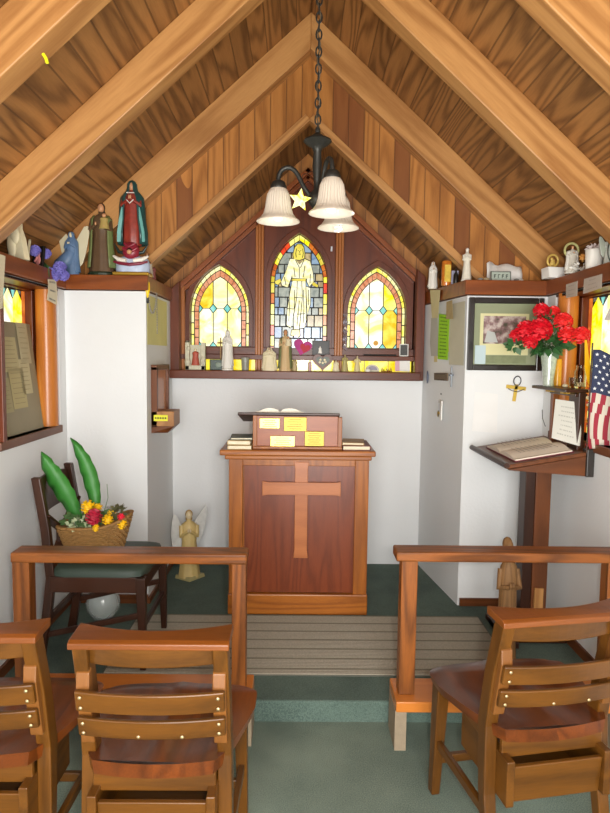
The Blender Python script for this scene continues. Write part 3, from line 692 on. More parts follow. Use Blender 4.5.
def bloom(center, r, n, mt, name, par, squash=.8):
    b = B(); c = Vector(center)
    for i in range(n):
        k = i/n; ph = i*2.39996; th = math.acos(1-1.25*k); d = Vector((math.cos(ph)*math.sin(th), math.sin(ph)*math.sin(th), math.cos(th)))
        d = Vector((d.x, -d.z*.8+d.y*.4, d.y*.8+d.z*.35)).normalized()
        e = d.cross(Vector((.1, .3, 1))).normalized(); f = d.cross(e); s = r*.55
        o = c+d*r*.55; jit = rnd.uniform(-.25, .25)
        vs = [o-e*s*.25, o+e*s*.25, o+e*s*.75+d*r*.32+f*jit*s, o+e*s*.3+d*r*.5-f*.3*s, o-e*s*.3+d*r*.48+f*.3*s, o-e*s*.75+d*r*.32-f*jit*s]
        b.add(vs, [(0, 1, 2, 3, 4, 5)])
    b.ell(c, r*.62, 10, 7)
    return b.build(name, mt, par, smooth=False, sol=.0006)
clump((-.02, -.02, .165), (.13, .06, .03), 120, fol, 'foliage', t, .026)
clump((-.06, -.06, .15), (.07, .03, .03), 60, fol2, 'foliage', t, .02)
clump(bl(118, 512, 2.84), (.03, .03, .03), 50, plain('#5b5a3a', .6), 'foliage', t, .022)
bloom(bl(94, 517, 2.78), .038, 26, plain('#b01f3a', .5), 'red_flower', t)
yf = plain('#f0c010', .5)
for q in ((88, 507, 2.82, .032), (108, 520, 2.79, .026), (112, 514, 2.83, .022), (122, 524, 2.80, .024), (98, 508, 2.86, .022), (96, 528, 2.76, .016)): bloom(bl(*q[:3]), q[3], 18, yf, 'yellow_flower', t)
bloom(bl(121, 517, 2.77), .017, 14, plain('#e0203c', .4), 'red_flower', t)
b = B(); b.tube([bl(104, 512, 2.82), bl(108, 498, 2.82), bl(107, 484, 2.82)], .0015, 5); b.build('stem', fol, t)
# ------------------------------------------------------------------ figurines
def ring(cx, cy, z, rx, ry, n=28, folds=0, amp=0, ph=0, a0=0, a1=2*pi, close=True):
    m_ = n if close else n-1
    return [Vector((cx+rx*(1+amp*math.cos(folds*a+ph))*math.cos(a), cy+ry*(1+amp*math.cos(folds*a+ph))*math.sin(a), z)) for a in [a0+(a1-a0)*i/m_ for i in range(n)]]
BODY = [(0, .175, .145), (.04, .17, .14), (.2, .15, .125), (.4, .13, .11), (.52, .115, .09), (.6, .12, .09), (.70, .135, .085), (.775, .125, .075), (.81, .075, .055), (.835, .036, .036), (.86, .034, .034)]
def figure(name, label, cat, loc, h, robe, face=skin, hair=None, mantle=None, over=True, base=None, arms='pray', wings=None, rz=0, group=None, wide=1.0, armc=None, ws=1.0, sway=0, child=None, zb=0):
    t = thing(name, label, cat, loc, rz, group); hb = 0
    if base:
        hb = .05*h; B().loft([ring(0, 0, 0, .19*h*wide, .16*h, 20), ring(0, 0, hb*.6, .19*h*wide, .16*h, 20), ring(0, 0, hb, .165*h*wide, .14*h, 20)]).build('base', base, t, bevel=.001)
    hh = h-hb; b = B()
    b.loft([ring(sway*h*math.sin(pi*z), 0, hb+z*hh, rx*hh*wide, ry*hh, 32, 9, .055*(1-z)**.7, z*1.5) for z, rx, ry in BODY])
    # head, nose and hair in the same body
    b.m(1); b.ell((0, -.004*hh, hb+.915*hh), (.046*hh, .052*hh, .064*hh), 16, 10); b.ell((0, -.055*hh, hb+.910*hh), (.009*hh, .013*hh, .014*hh), 8, 6)
    b.tube([(0, 0, hb+.83*hh), (0, 0, hb+.88*hh)], .026*hh)
    ac = armc if armc else robe
    b.m(0)
    S_ = [(s*.115*hh*wide, 0, hb+.755*hh) for s in (-1, 1)]
    for s, sh in zip((-1, 1), S_):
        if arms == 'pray': el = (s*.125*hh*wide, -.055*hh, hb+.62*hh); hd = (s*.015*hh, -.125*hh, hb+.70*hh)
        elif arms == 'hold': el = (s*.14*hh*wide, -.05*hh, hb+.60*hh); hd = ((s*.06+.02)*hh, -.12*hh, hb+(.62 if s > 0 else .66)*hh)
        elif arms == 'open': el = (s*.17*hh*wide, -.03*hh, hb+.63*hh); hd = (s*.21*hh, -.10*hh, hb+.55*hh)
        else: el = (s*.15*hh, -.03*hh, hb+.6*hh); hd = (s*.13*hh, -.06*hh, hb+.5*hh)
        b.m(0); b.tube([sh, el, hd], [.042*hh, .036*hh, .026*hh], 10); b.m(1)
        hd = Vector(hd); b.ell(hd+Vector((0, -.012*hh, .012*hh)), (.014*hh, .016*hh, .026*hh), 8, 6)
    if hair:
        b.m(2); b.ell((0, .014*hh, hb+.925*hh), (.054*hh, .052*hh, .066*hh), 14, 9); b.ell((0, .03*hh, hb+.86*hh), (.05*hh, .035*hh, .06*hh), 12, 8)
    b.build('body', [robe, face, hair or robe], t, smooth=True)
    if mantle:
        b = B(); a0, a1 = -pi/2+.75, 1.5*pi-.75; rr = []
        prof = [(.06, .20, .17, .0), (.2, .185, .155, 0), (.4, .165, .135, 0), (.6, .16, .12, 0), (.74, .155, .105, .05), (.80, .12, .088, .1), (.845, .078, .076, .15), (.90, .066, .07, .2), (.95, .06, .066, .35), (.985, .034, .045, .6)]
        if not over: prof = prof[:6]
        for z, rx, ry, cl in prof:
            rr.append(ring(0, .01*hh, hb+z*hh, rx*hh*wide, ry*hh, 26, 7, .03, z*3, a0-cl, a1+cl, False))
        b.loft(rr, close=False, cap=False); b.build('mantle', mantle, t, smooth=True, sol=.010*hh)
    if wings:
        for s in (-1, 1):
            o = [(0, .62), (.10, .80), (.20, .96), (.27, .97), (.29, .85), (.26, .68), (.22, .5), (.17, .34), (.12, .28), (.08, .42), (.02, .52)]
            b = B(); b.prism([(s*x*hh*ws, (.07+.10*x)*hh, hb+(.5+(z-.5)*ws)*hh) for x, z in o], (0, .02*hh, 0)); b.build('wing', wings, t, bevel=.002)
    if child:
        b = B(); b.loft([ring(.07*hh, -.09*hh, hb+(.60+z*.2)*hh, rx*.45*hh, ry*.45*hh, 16) for z, rx, ry in BODY]); b.m(1); b.ell((.07*hh, -.09*hh, hb+.795*hh), .03*hh, 12, 8); b.build('child', [child, skin], t, smooth=True)
    return t
def base_at(px, py, Y, z=ZL): p = P(px, py, Y); return (p.x, Y, z)
# --- left ledge
teal = plain('#1c4644', .35, var=.35, vscale=20, coat=.3); crim = plain('#8c3428', .35, var=.45, vscale=40)
H = .53; lo = base_at(133, 276, 3.50)
t = thing('madonna_statue', 'large painted statue of a praying woman in teal cloak and red robe', 'statue', lo); t.scale = (.95, .95, .92)
b = B(); b.box(-.105, .105, -.06, .05, 0, .022); b.build('plinth', gold, t, bevel=.006)
b = B(); b.loft([ring(0, 0, .022, .098, .06, 24), ring(0, 0, .07, .098, .06, 24, 6, .03), ring(0, 0, .105, .085, .052, 24, 6, .05), ring(0, 0, .12, .05, .035, 24)]); b.build('cloud_base', plain('#b9c6dc', .4, var=.3, vscale=30), t, smooth=True)
for s in (-1, 1):
    B().tube([(s*.10, -.045, .115), (s*.065, -.062, .092), (s*.02, -.068, .085)], [.006, .014, .012], 10).build('white_drape', plain('#ece6d8', .4), t, smooth=True)
    B().tube([(s*.098, -.05, .082), (s*.06, -.064, .070), (s*.0, -.068, .062)], [.005, .010, .010], 10).build('red_drape', plain('#7c1c34', .4), t, smooth=True)
    B().tube([(s*.015, -.03, .13), (s*.07, -.035, .14), (s*.098, -.03, .19)], [.012, .010, .003], 8).build('crescent', plain('#23302a', .4), t, smooth=True)
b = B(); b.ell((0, -.035, .145), (.05, .035, .055), 18, 10); b.tube([(-.04, -.06, .16), (0, -.072, .13), (.04, -.06, .16)], .009, 8); b.tube([(-.03, -.064, .185), (0, -.075, .165), (.03, -.064, .185)], .008, 8); b.build('red_cloud', plain('#8c2434', .35, var=.3, vscale=30), t, smooth=True)
b = B(); b.m(1).ell((0, -.075, .135), .015, 10, 7); b.m(0).ell((0, -.072, .147), (.016, .012, .010), 10, 7); b.build('cherub', [black, skin], t, smooth=True)
b = B(); h0 = .18; hh = .38
b.loft([ring(0, 0, h0+z*hh, rx, ry, 30, 8, .04, z) for z, rx, ry in ((0, .05, .04), (.1, .055, .045), (.35, .052, .042), (.55, .045, .036), (.7, .05, .036), (.78, .046, .032), (.82, .02, .02), (.86, .014, .014))])
b.m(1); b.ell((0, -.006, h0+.915*hh), (.0175, .019, .025), 14, 9); b.ell((0, -.025, h0+.912*hh), (.003, .004, .005), 8, 5)
for s in (-1, 1):
    b.m(0).tube([(s*.044, 0, h0+.74*hh), (s*.05, -.025, h0+.62*hh), (s*.006, -.05, h0+.70*hh)], [.017, .014, .009], 9); b.m(1).ell((s*.0045, -.054, h0+.73*hh), (.005, .006, .013), 8, 6)
b.m(2).ell((0, .004, h0+.925*hh), (.0205, .018, .026), 12, 8)
b.build('body', [crim, skin, black], t, smooth=True)
b = B(); b.tube([(-.02, -.05, h0+.69*hh), (0, -.058, h0+.63*hh), (.02, -.05, h0+.69*hh)], .0035, 6); b.box(-.022, .022, -.045, -.035, h0+.795*hh, h0+.805*hh); b.build('white_trim', whiteg, t, smooth=True)
b = B(); rr = []; a0, a1 = -pi/2+.50, 1.5*pi-.50
for z, rx, ry, cl in [(.02, .083, .055, -.15), (.2, .085, .055, -.1), (.4, .075, .052, -.05), (.6, .072, .048, 0), (.74, .066, .042, .05), (.80, .05, .036, .1), (.845, .034, .031, .15), (.90, .028, .028, .15), (.95, .027, .028, .2), (.99, .018, .022, .4), (1.01, .006, .01, .5)]:
    rr.append(ring(0, .004, h0+z*hh, rx, ry, 30, 7, .04, z*3, a0-cl, a1+cl, False))
b.loft(rr, close=False, cap=False); mo = b.build('mantle', teal, t, smooth=True, sol=.005)
for s in (-1, 1):
    b = B(); b.loft([[Vector((s*x0, y, z)), Vector((s*x1, y-.004, z)), Vector((s*x1, y-.004+.006, z)), Vector((s*x0, y+.006, z))] for x0, x1, y, z in ((.048, .080, -.034, h0+.02), (.05, .078, -.036, h0+.2*hh), (.046, .066, -.038, h0+.4*hh), (.042, .052, -.034, h0+.58*hh))]); b.build('cloak_lining', plain('#6aa8a0', .4, var=.2, vscale=30), t)
olive = plain('#4e4a30', .4, var=.3, vscale=25); brn = plain('#5c4630', .4, var=.3, vscale=25)
figure('saint_statue', 'brown and green statue of a bearded man holding a child, beside the madonna', 'statue', base_at(102, 276, 3.495), .40, brn, skin, plain('#3a2a1c', .6), plain('#6f7a48', .4, var=.3, vscale=20), False, plain('#23301f', .35), 'hold', child=plain('#b09858', .4), wide=1.0)
bluem = plain('#5a7596', .45, var=.25, vscale=25)
t = figure('angel_statue', 'blue-robed kneeling angel with cream wings beside purple flowers', 'statue', base_at(72, 277, 3.46), .235, bluem, cream, plain('#6c6a5c', .5), bluem, True, None, 'pray', plain('#cfc6a6', .5), rz=-.15, wide=1.0, ws=1.35)
b = B(); b.tube([(-.10, .0, .02), (-.06, -.01, .045), (-.02, -.01, .075), (0, 0, .12)], [.018, .042, .044, .03], 14); b.build('kneeling_legs', bluem, t, smooth=True)
t = thing('cream_figurine', 'tall cream relief figurine leaning at the left end of the ledge', 'figurine', (PX(17, 280, -1.335).x, PX(17, 280, -1.335).y, ZL), -.35)
b = B(); b.prism([(-.055, 0, 0), (.055, 0, 0), (.045, 0, .10), (.03, 0, .15), (.032, 0, .195), (.015, 0, .235), (-.02, 0, .235), (-.045, 0, .21), (-.05, 0, .16), (-.04, 0, .10)], (0, .03, 0)); b.ell((-.012, -.002, .195), (.018, .012, .022)); b.ell((.008, 0, .13), (.03, .016, .05)); b.ell((-.02, 0, .08), (.028, .014, .06)); b.build('relief', cream, t, bevel=.006, smooth=True)
t.rotation_euler = (0, -.12, -.45)
def frame_thing(name, label, cat, loc, w, h, rz, fm, inner, tilt=-.12, fw=.008, art=None):
    t = thing(name, label, cat, loc); t.rotation_euler = (tilt, 0, rz)
    B().box(-w/2, -w/2+fw, 0, .012, 0, h).box(w/2-fw, w/2, 0, .012, 0, h).box(-w/2, w/2, 0, .012, 0, fw).box(-w/2, w/2, 0, .012, h-fw, h).build('frame', fm, t, bevel=.001)
    B().box(-w/2+fw*.8, w/2-fw*.8, .004, .010, fw*.8, h-fw*.8).build('picture', inner, t)
    if art: art(t)
    return t
def kidart(t):
    b = B(); b.ell((0, .002, .065), (.016, .004, .018)); b.ell((.002, .002, .034), (.022, .004, .024)); b.tube([(-.02, 0, .03), (-.004, -.002, .045), (0, -.002, .06)], .006); b.build('printed_child', plain('#d88a84', .5), t, smooth=True)
q = PX(37, 275, -1.32); frame_thing('framed_photo', 'small dark framed picture of a praying pink child on left ledge', 'picture frame', (q.x, q.y, ZL), .085, .105, -.6, black, black, art=kidart)
q = PX(26, 272, -1.34); frame_thing('framed_photo', 'thin pale frame seen nearly edge-on beside cream relief figurine', 'picture frame', (q.x, q.y, ZL), .07, .12, -1.15, plain('#a89a78', .5), plain('#6a5540', .5))
purp = plain('#7c74c4', .6, var=.15, vscale=40)
t = thing('artificial_flowers', 'purple artificial flowers hanging over the left corner of the ledge', 'flowers', (-1.27, 3.2, ZL))
def ll(px, py, Y): return P(px, py, Y)-Vector((-1.27, 3.2, ZL))
for q in ((35, 251, 3.14, .030), (46, 254, 3.2, .028), (60, 268, 3.28, .036), (50, 273, 3.25, .03), (64, 276, 3.3, .03), (56, 277, 3.26, .024)): bloom(ll(*q[:3]), q[3]*.95, 46, purp, 'flower', t)
leafblade([ll(44, 262, 3.2), ll(46, 268, 3.2), ll(47, 274, 3.2), ll(50, 280, 3.22)], .02, plain('#2e4a24', .5), 'leaf', t)
b = B(); b.tube([ll(35, 253, 3.15), ll(45, 264, 3.22), ll(58, 272, 3.29)], .002, 5); b.build('stem', fol, t)
def paper(name, label, quad, mt, cat='paper', th=.0012, lines=0, lcol='#6a6a66', group=None, curl=0, margin=.12, blk=None):
    """quad: lower-left, lower-right, upper-right, upper-left"""
    q = [Vector(v) for v in quad]; n = (q[1]-q[0]).cross(q[3]-q[0]).normalized()
    o = sum(q, Vector())/4; t = thing(name, label, cat, o, group=group)
    b = B(); N_ = 8; rings = []
    for j in range(N_+1):
        v = j/N_; l = q[0].lerp(q[3], v)-o; r = q[1].lerp(q[2], v)-o; off = n*curl*math.sin(pi*v)
        rings.append([l+off, r+off, r+off-n*th, l+off-n*th])
    b.loft(rings); b.build('sheet', mt, t)
    if lines:
        c = B()
        for i in range(lines):
            v = 1-margin-(1-2*margin)*(i/(max(1, lines-1))); hw = .5-margin-rnd.uniform(0, .14); l = q[0].lerp(q[3], v)-o; r = q[1].lerp(q[2], v)-o
            hgt = (q[3]-q[0])*(.5*(1-2*margin)/lines*.32)
            a = l.lerp(r, .5-hw)+n*(.0008+curl*math.sin(pi*v)); e = l.lerp(r, .5+hw)+n*(.0008+curl*math.sin(pi*v))
            k = 7; segs = [(a.lerp(e, s/k+.01), a.lerp(e, (s+rnd.uniform(.55, .92))/k)) for s in range(k)]
            for s0, s1 in segs: c.add([s0-hgt, s1-hgt, s1+hgt, s0+hgt], [(0, 1, 2, 3)])
        c.build('lettering', plain(lcol, .8), t)
    return t
creamp = plain('#d6ccae', .8, var=.08, vscale=20); whitepap = plain('#e6e4de', .8); greypap = plain('#b6b6b0', .8)
def pq(X, *pts): return [PX(a, c, X) for a, c in pts]
def fq(Y, *pts): return [P(a, c, Y) for a, c in pts]
paper('paper_tag', 'cream folded paper tag hanging under the left ledge at the rounded jamb', pq(-1.262, (47, 300), (57, 305), (56, 280), (48, 279)), creamp, 'tag', curl=.004, lines=3)
paper('paper_or_light_sheet', 'tall cream paper strip taped at the far left below the ledge', pq(-1.262, (-6, 312), (2.5, 308), (5.5, 256), (-6, 252)), creamp)
# framed notice leaning in the left window
def L3(px, py, X): return PX(px, py, X)
q = [L3(8, 440, -1.31), L3(44, 424, -1.36), L3(31, 327, -1.45), L3(-6, 327, -1.40)]
t = paper('notice_board', 'grey notice board with yellowed papers leaning in the left window alcove', [(-1.325, 2.84, WZ0+.002), (-1.325, 3.22, WZ0+.002), (-1.405, 3.265, 1.655), (-1.405, 2.84, 1.655)], plain('#8e8468', .6, var=.1), 'notice', th=.012)
def nb(u, v, off=.004):
    a = [Vector((-1.325, 2.84, WZ0+.002)), Vector((-1.325, 3.22, WZ0+.002)), Vector((-1.405, 3.265, 1.655)), Vector((-1.405, 2.84, 1.655))]
    n = (a[1]-a[0]).cross(a[3]-a[0]).normalized()
    if n.x < 0: n = -n
    return a[0].lerp(a[1], u).lerp(a[3].lerp(a[2], u), v)+n*off - sum(a, Vector())/4
for i, (u0, u1, v0, v1, c) in enumerate(((.22, .60, .22, .58, '#b3a677'), (.12, .52, .55, .86, '#b8ac80'), (.60, .88, .62, 1.0, '#b5aa86'), (.0, .2, .2, .5, '#a59b74'), (.52, .8, .34, .66, '#bdb28a'))):
    b = B(); a = [nb(u0, v0), nb(u1, v0), nb(u1, v1), nb(u0, v1)]; b.add(a, [(0, 1, 2, 3)]); s = b.build('yellowed_paper', plain(c, .8, var=.08), t, sol=.001)
    c_ = B()
    for k in range(7):
        v = v1-(v1-v0)*(k+1)/8; c_.add([nb(u0+.04, v, .0055), nb(u1-.04-rnd.uniform(0, .08), v, .0055), nb(u1-.05, v+.004, .0055), nb(u0+.04, v+.004, .0055)], [(0, 1, 2, 3)])
    c_.build('lettering', plain('#8a7e5a', .8), s)
# little figures on the inner edge of the left pier
figure('small_statue', 'small dark and white statuette at the inner corner of left pier ledge', 'statue', (-.872, 3.60, ZL), .15, plain('#4a3a34', .5, var=.3, vscale=50), skin, black, plain('#c4b8a4', .5), False, None, 'hold', wide=1.1)
figure('small_statue', 'small dull red statuette behind the dark statuette on left pier ledge', 'statue', (-.87, 3.74, ZL), .10, plain('#8a4a44', .5), skin, black, None, wings=None)
t = thing('candle_ornament', 'tiny yellow glowing glass ornament hanging at the left pier edge', 'ornament', (-.838, 3.462, 1.875))
B().lathe([(.004, .04), (.012, .02), (.013, -.02), (.006, -.05), (.001, -.06)], n=12).build('glass', plain('#ffcf1a', .2), t, smooth=True); B().lathe([(.006, -.06), (.007, -.085), (.001, -.09)], n=8).build('tip', black, t, smooth=True)
t = thing('bead_necklace', 'grey bead necklace draped on the inner face of the left pier', 'necklace', (-.84, 3.6, 1.8))
b = B()
pts = bez((.005, -.13, .03), (.008, -.12, -.10), (.008, .02, -.09), (.008, .05, .06), 26)
for p in pts: b.ell(p, .0055, 6, 4)
for p in bez((.008, .05, .06), (.008, .06, 0), (.008, .06, -.1), (.008, .06, -.17), 26): b.ell(p, .004, 6, 4)
b.build('beads', plain('#9a968a', .4), t, smooth=True)
spill_yel = plain('#dcd690', .8, var=.15, vscale=6)  # yellow window light on the pier, put in as a tinted sheet
paper('paper_or_light_sheet', 'pale yellow sheet painting window light on the inner face of the left pier', [(-.843, 3.47, 1.56), (-.843, 3.98, 1.56), (-.843, 3.98, 1.835), (-.843, 3.47, 1.835)], spill_yel)
# wall box on the inner face of the left pier
q0 = PX(153, 366, -.845); 
t = thing('wall_shelf_box', 'wooden wall plaque with a small offering box on the left pier', 'wall box', (-.845, 3.70, 1.085))
B().box(0, .02, -.12, .16, .08, .33).build('backboard', M['jambZ'], t, bevel=.003)
B().box(0, .035, -.15, -.12, 0, .35).box(0, .035, .16, .19, 0, .35).box(0, .035, -.15, .19, .33, .36).build('frame', M['standZ'], t, bevel=.003)
B().box(0, .13, -.15, .03, .01, .095).build('box', wood('box_wood', '#8a5a30', '#b3814c', 'Y', rings=5, scale=6), t, bevel=.003)
B().hexa([(0, -.15, -.03), (.09, -.13, -.03), (.09, .0, -.03), (0, .03, -.03)], [(0, -.15, .01), (.13, -.15, .01), (.13, .03, .01), (0, .03, .01)]).build('bracket', M['standY'], t)
o = B().box(.015, .095, -.153, -.150, .04, .075).build('label', plain('#e0dc30', .6), t)
b = B(); 
for i in range(5): b.box(.022+i*.014, .031+i*.014, -.1545, -.153, .052, .062)
b.build('lettering', plain('#4a4a20', .7), o)
# angel statue on the floor
t = figure('floor_angel_statue', 'golden angel statue with pale wings on the floor beside the pulpit', 'statue', (-.685, 3.86, PLAT+.012), .43, plain('#cbb274', .45, var=.25, vscale=20), plain('#d8c6a0', .5), plain('#b08e50', .5), None, False, None, 'pray', None, rz=.2, wide=.9)
wing = plain('#cfcfca', .35, var=.25, vscale=30)
for s in (-1, 1):
    o = [(0, .60), (.10, .84), (.22, 1.0), (.27, 1.06), (.29, .95), (.27, .80), (.22, .60), (.15, .48), (.08, .48)] if s > 0 else [(0, .62), (.10, .72), (.19, .90), (.24, .93), (.27, .8), (.28, .6), (.26, .42), (.2, .36), (.10, .40), (.03, .5)]
    b = B(); b.prism([(s*x*.40, (.06+.12*x)*.43, z*.42) for x, z in o], (0, .008, 0)); b.build('wing', wing, t, bevel=.003)
B().loft([[(-.09, 0, -.012), (0, -.085, -.012), (.10, 0, -.012), (0, .08, -.012)], [(-.085, 0, .012), (0, -.08, .012), (.095, 0, .012), (0, .075, .012)]]).build('base', plain('#a79c6c', .35), t, bevel=.002)
# ------------------------------------------------------------------ sill things under the stained glass
ZS = ZU+.055
def sx(px, Y): return P(px, 365, Y).x
YS = 4.05
BEFORE = set(D.objects)
t = thing('grotto_ornament', 'white plaster grotto with a small red figure, leftmost on the sill', 'ornament', (sx(194, YS), YS, ZS))
b = B(); b.box(-.065, -.038, -.02, .03, 0, .18).box(.038, .065, -.02, .03, 0, .18).box(-.065, .065, .012, .03, 0, .165).box(-.065, .065, -.02, .03, 0, .03)
for i in range(3): b.box(-.062+i*.0+.0, -.045, -.02, .03, .18, .19)
b.ell((-.05, -.01, .05), (.02, .02, .03)); b.ell((.05, -.01, .06), (.018, .02, .035)); b.ell((-.045, -.01, .14), (.015, .02, .02)); b.build('grotto', plain('#c9c5ac', .6, bump=.5, var=.25, vscale=45), t, bevel=.003)
b = B(); b.loft([ring(0, 0, .03+z*.11, rx*.16, ry*.14, 16) for z, rx, ry in BODY]); b.m(1).ell((0, 0, .13), .009); b.build('figure', [plain('#b0523e', .5), cream], t, smooth=True)
t = thing('green_dish', 'dark green rectangular tin on the left of the window sill', 'tin', (sx(216, YS), YS, ZS)); B().box(-.045, .045, -.02, .02, 0, .07).build('tin', plain('#2c3f34', .4, var=.3, vscale=60), t, bevel=.004)
B().ell((.01, -.021, .035), (.02, .003, .018)).build('pale_motif', plain('#7c8a7c', .5), t, smooth=True)
t = thing('wooden_cross', 'small brown standing cross behind the green tin on the sill', 'cross', (sx(219.5, 4.085), 4.085, ZS)); B().box(-.004, .004, -.003, .003, 0, .215).box(-.022, .022, -.003, .003, .175, .185).build('cross', plain('#8a6420', .5), t)
figure('white_madonna', 'plain white statuette of a veiled woman on the window sill', 'statue', (sx(226.5, YS-.01), YS-.01, ZS), .265, whiteg, whiteg, None, whiteg, True, whiteg, 'pray', wide=.8)
t = thing('tumbler', 'small grey patterned tumbler on the sill right of white madonna', 'cup', (sx(244.5, YS), YS, ZS)); B().lathe([(.022, 0), (.024, .01), (.028, .085), (.025, .085), (.02, .01), (.001, .008)], n=20).build('cup', plain('#8c8c80', .35, var=.4, vscale=70), t, smooth=True)
figure('praying_bust', 'broad cream praying half-figure on the sill below the post', 'statue', (sx(269, YS-.01), YS-.01, ZS-.0), .155, cream, plain('#cba98a', .5), plain('#7a6a54', .5), cream, True, None, 'pray', wide=1.75)
figure('saint_statue', 'green-cloaked brown statuette of a saint before the centre window', 'statue', (sx(285, YS-.01), YS-.01, ZS), .275, plain('#c9ab7c', .5), skin, plain('#4a3826', .6), plain('#6c7448', .5, var=.2), False, None, 'hold', child=cream, wide=.9)
t = thing('cream_ornament', 'tiny cream ornament right of the green-cloaked saint', 'ornament', (sx(294.5, YS), YS, ZS)); B().lathe([(.016, 0), (.02, .02), (.014, .045), (.018, .06), (.006, .075)], n=14).build('ornament', plain('#b8a578', .6), t, smooth=True)
def heart(w, h, y0, y1, cx=0, cz=0):
    pts = []
    for i in range(28):
        a = 2*pi*i/28; x = 16*math.sin(a)**3; z = 13*math.cos(a)-5*math.cos(2*a)-2*math.cos(3*a)-math.cos(4*a)
        pts.append((cx+x/32*w, y0, cz+(z+2.5)/29*h))
    return pts
ZR = 1.513
t = thing('heart_card', 'magenta heart card with a red heart on the window rail', 'card', (sx(302, 4.105), 4.105, ZR+.045)); t.rotation_euler = (0, .25, 0)
B().prism(heart(.125, .11, 0, 0), (0, .004, 0)).build('card', plain('#b0207c', .6), t); B().prism(heart(.07, .065, 0, 0, .018, 0), (0, -.003, 0)).build('small_heart', plain('#b5122c', .6), t)
def dk(t): 
    b = B(); b.loft([ring(-.005, .003, .012+z*.045, rx*.08, .002, 12) for z, rx, ry in BODY]); b.ell((-.005, .003, .053), (.005, .003, .006)); b.build('printed_figure', whiteg, t, smooth=True)
frame_thing('photo_card', 'dark photo of a white statue on the rail under the centre window', 'photo', (sx(321, 4.105), 4.103, ZR), .115, .098, 0, black, black, -.05, .005, dk)
t = thing('heart_shaped_picture', 'brown heart-shaped frame with flowers, on the sill at centre', 'picture frame', (sx(323, 4.06), 4.05, ZS+.056))
B().prism(heart(.135, .115, 0, 0), (0, .014, 0)).build('frame', M['redX'], t, bevel=.003); B().prism(heart(.09, .07, 0, 0, 0, .006), (0, -.002, 0)).build('picture', plain('#34402c', .4), t)
b = B(); 
for q in ((-.015, .02), (.012, .02), (.0, .0), (.018, .006), (-.02, .004)): b.ell((q[0], -.003, q[1]), (.008, .002, .008))
b.build('white_flowers', cream, t, smooth=True)
t = thing('candle', 'small pinkish candle left of the heart-shaped frame', 'candle', (sx(310, YS), YS, ZS)); B().lathe([(.012, 0), (.012, .06), (.002, .062)], n=14).build('wax', plain('#c6a29c', .5), t, smooth=True); B().lathe([(.0015, .06), (.001, .07)], n=6).build('wick', black, t)
figure('cherub_figurine', 'small squat cream cherub right of the heart-shaped frame', 'figurine', (sx(336.5, YS), YS, ZS), .075, cream, cream, cream, None, arms='pray', wings=None, wide=1.9)
figure('cherub_figurine', 'tan kneeling cherub figurine, leftmost under the right window', 'figurine', (sx(345.5, YS), YS, ZS), .115, plain('#a99c62', .5), plain('#b8a878', .5), None, None, arms='pray', wide=1.2)
figure('cherub_figurine', 'cream cherub figurine with raised head under the right window', 'figurine', (sx(358, YS), YS, ZS), .105, plain('#d0c28c', .5), cream, cream, None, arms='open', wide=1.2)
t = thing('oval_ornament', 'oval grey and white domed ornament on the right part of sill', 'ornament', (sx(373.5, YS), YS, ZS)); B().prism([(.045*math.cos(a), 0, .038*math.sin(a)+.012) for a in [pi*i/14 for i in range(15)]]+[(-.045, 0, 0), (.045, 0, 0)], (0, .012, 0)).build('dome', plain('#c9c2a8', .5, var=.4, vscale=60), t); B().prism([(.033*math.cos(a), 0, .028*math.sin(a)+.012) for a in [pi*i/14 for i in range(15)]], (0, -.002, 0)).build('relief', plain('#8a8494', .5, var=.4, vscale=80), t)
t = thing('white_pebble', 'small white shell at the foot of the oval ornament', 'shell', (sx(369, 4.02), 4.02, ZS)); B().ell((0, 0, .01), (.018, .010, .012)).build('shell', whiteg, t, smooth=True)
t = thing('word_ornament', 'tiny dark red letter-like ornament on the right part of sill', 'ornament', (sx(388, YS), YS, ZS)); b = B()
for x, h_ in ((-.03, .03), (-.018, .02), (.0, .024), (.014, .018), (.028, .03)): b.tube([(x-.005, 0, .004), (x, 0, h_), (x+.006, 0, .006)], .0028, 6)
b.tube([(-.035, 0, .004), (.036, 0, .004)], .003, 6); b.build('letters', plain('#7a1c24', .5), t, smooth=True)
paper('small_card', 'pink card leaning beside the white card at the sill right end', fq(4.07, (396.5, 371.5), (401, 371.5), (401, 361), (396.5, 361)), plain('#d8a8b4', .7), 'card')
paper('small_card', 'white card leaning in the right corner of the window sill', fq(4.075, (400.5, 371.5), (411.5, 372), (411.5, 361), (400.5, 361)), whitep, 'card')
frame_thing('photo_card', 'small black and white photo leaning at the right window corner', 'photo', (sx(405, 4.10), 4.093, ZR), .06, .082, 0, whitep, plain('#4a4a48', .6, var=.6, vscale=60), -.05, .006)
t = thing('dark_stick', 'thin dark stick lying on the rail under the right window', 'stick', (sx(381, 4.1), 4.103, ZR+.006)); b = B(); b.tube([(-.11, 0, 0), (.11, 0, 0)], .005, 8); b.build('stick', black, t, smooth=True)
t = thing('orange_sticker', 'small round amber sticker on the right stained window', 'sticker', (P(377, 343, 4.175).x, 4.180, P(377, 343, 4.175).z)); B().prism([(.017*math.cos(a), 0, .017*math.sin(a)) for a in [2*pi*i/18 for i in range(18)]], (0, .003, 0)).build('disc', plain('#d99a18', .5), t)
t = thing('plastic_streamer', 'clear sparkling plastic strip hanging left of the right stained window', 'ornament', (P(346, 330, 4.09).x, 4.09, P(346, 330, 4.09).z))
b = B(); rg = []
for i in range(16): a = i*.9; z = .11-.24*i/15; rg.append([(-.018*math.cos(a), .010*math.sin(a), z), (.018*math.cos(a), -.010*math.sin(a), z-.004)])
b.add([v for r in rg for v in r], [(2*i, 2*i+1, 2*i+3, 2*i+2) for i in range(15)]); b.build('strip', plain('#cfcad8', .08, .7), t, sol=.001)
for o_ in set(D.objects)-BEFORE:
    if o_.parent is None: o_.location.y += .06
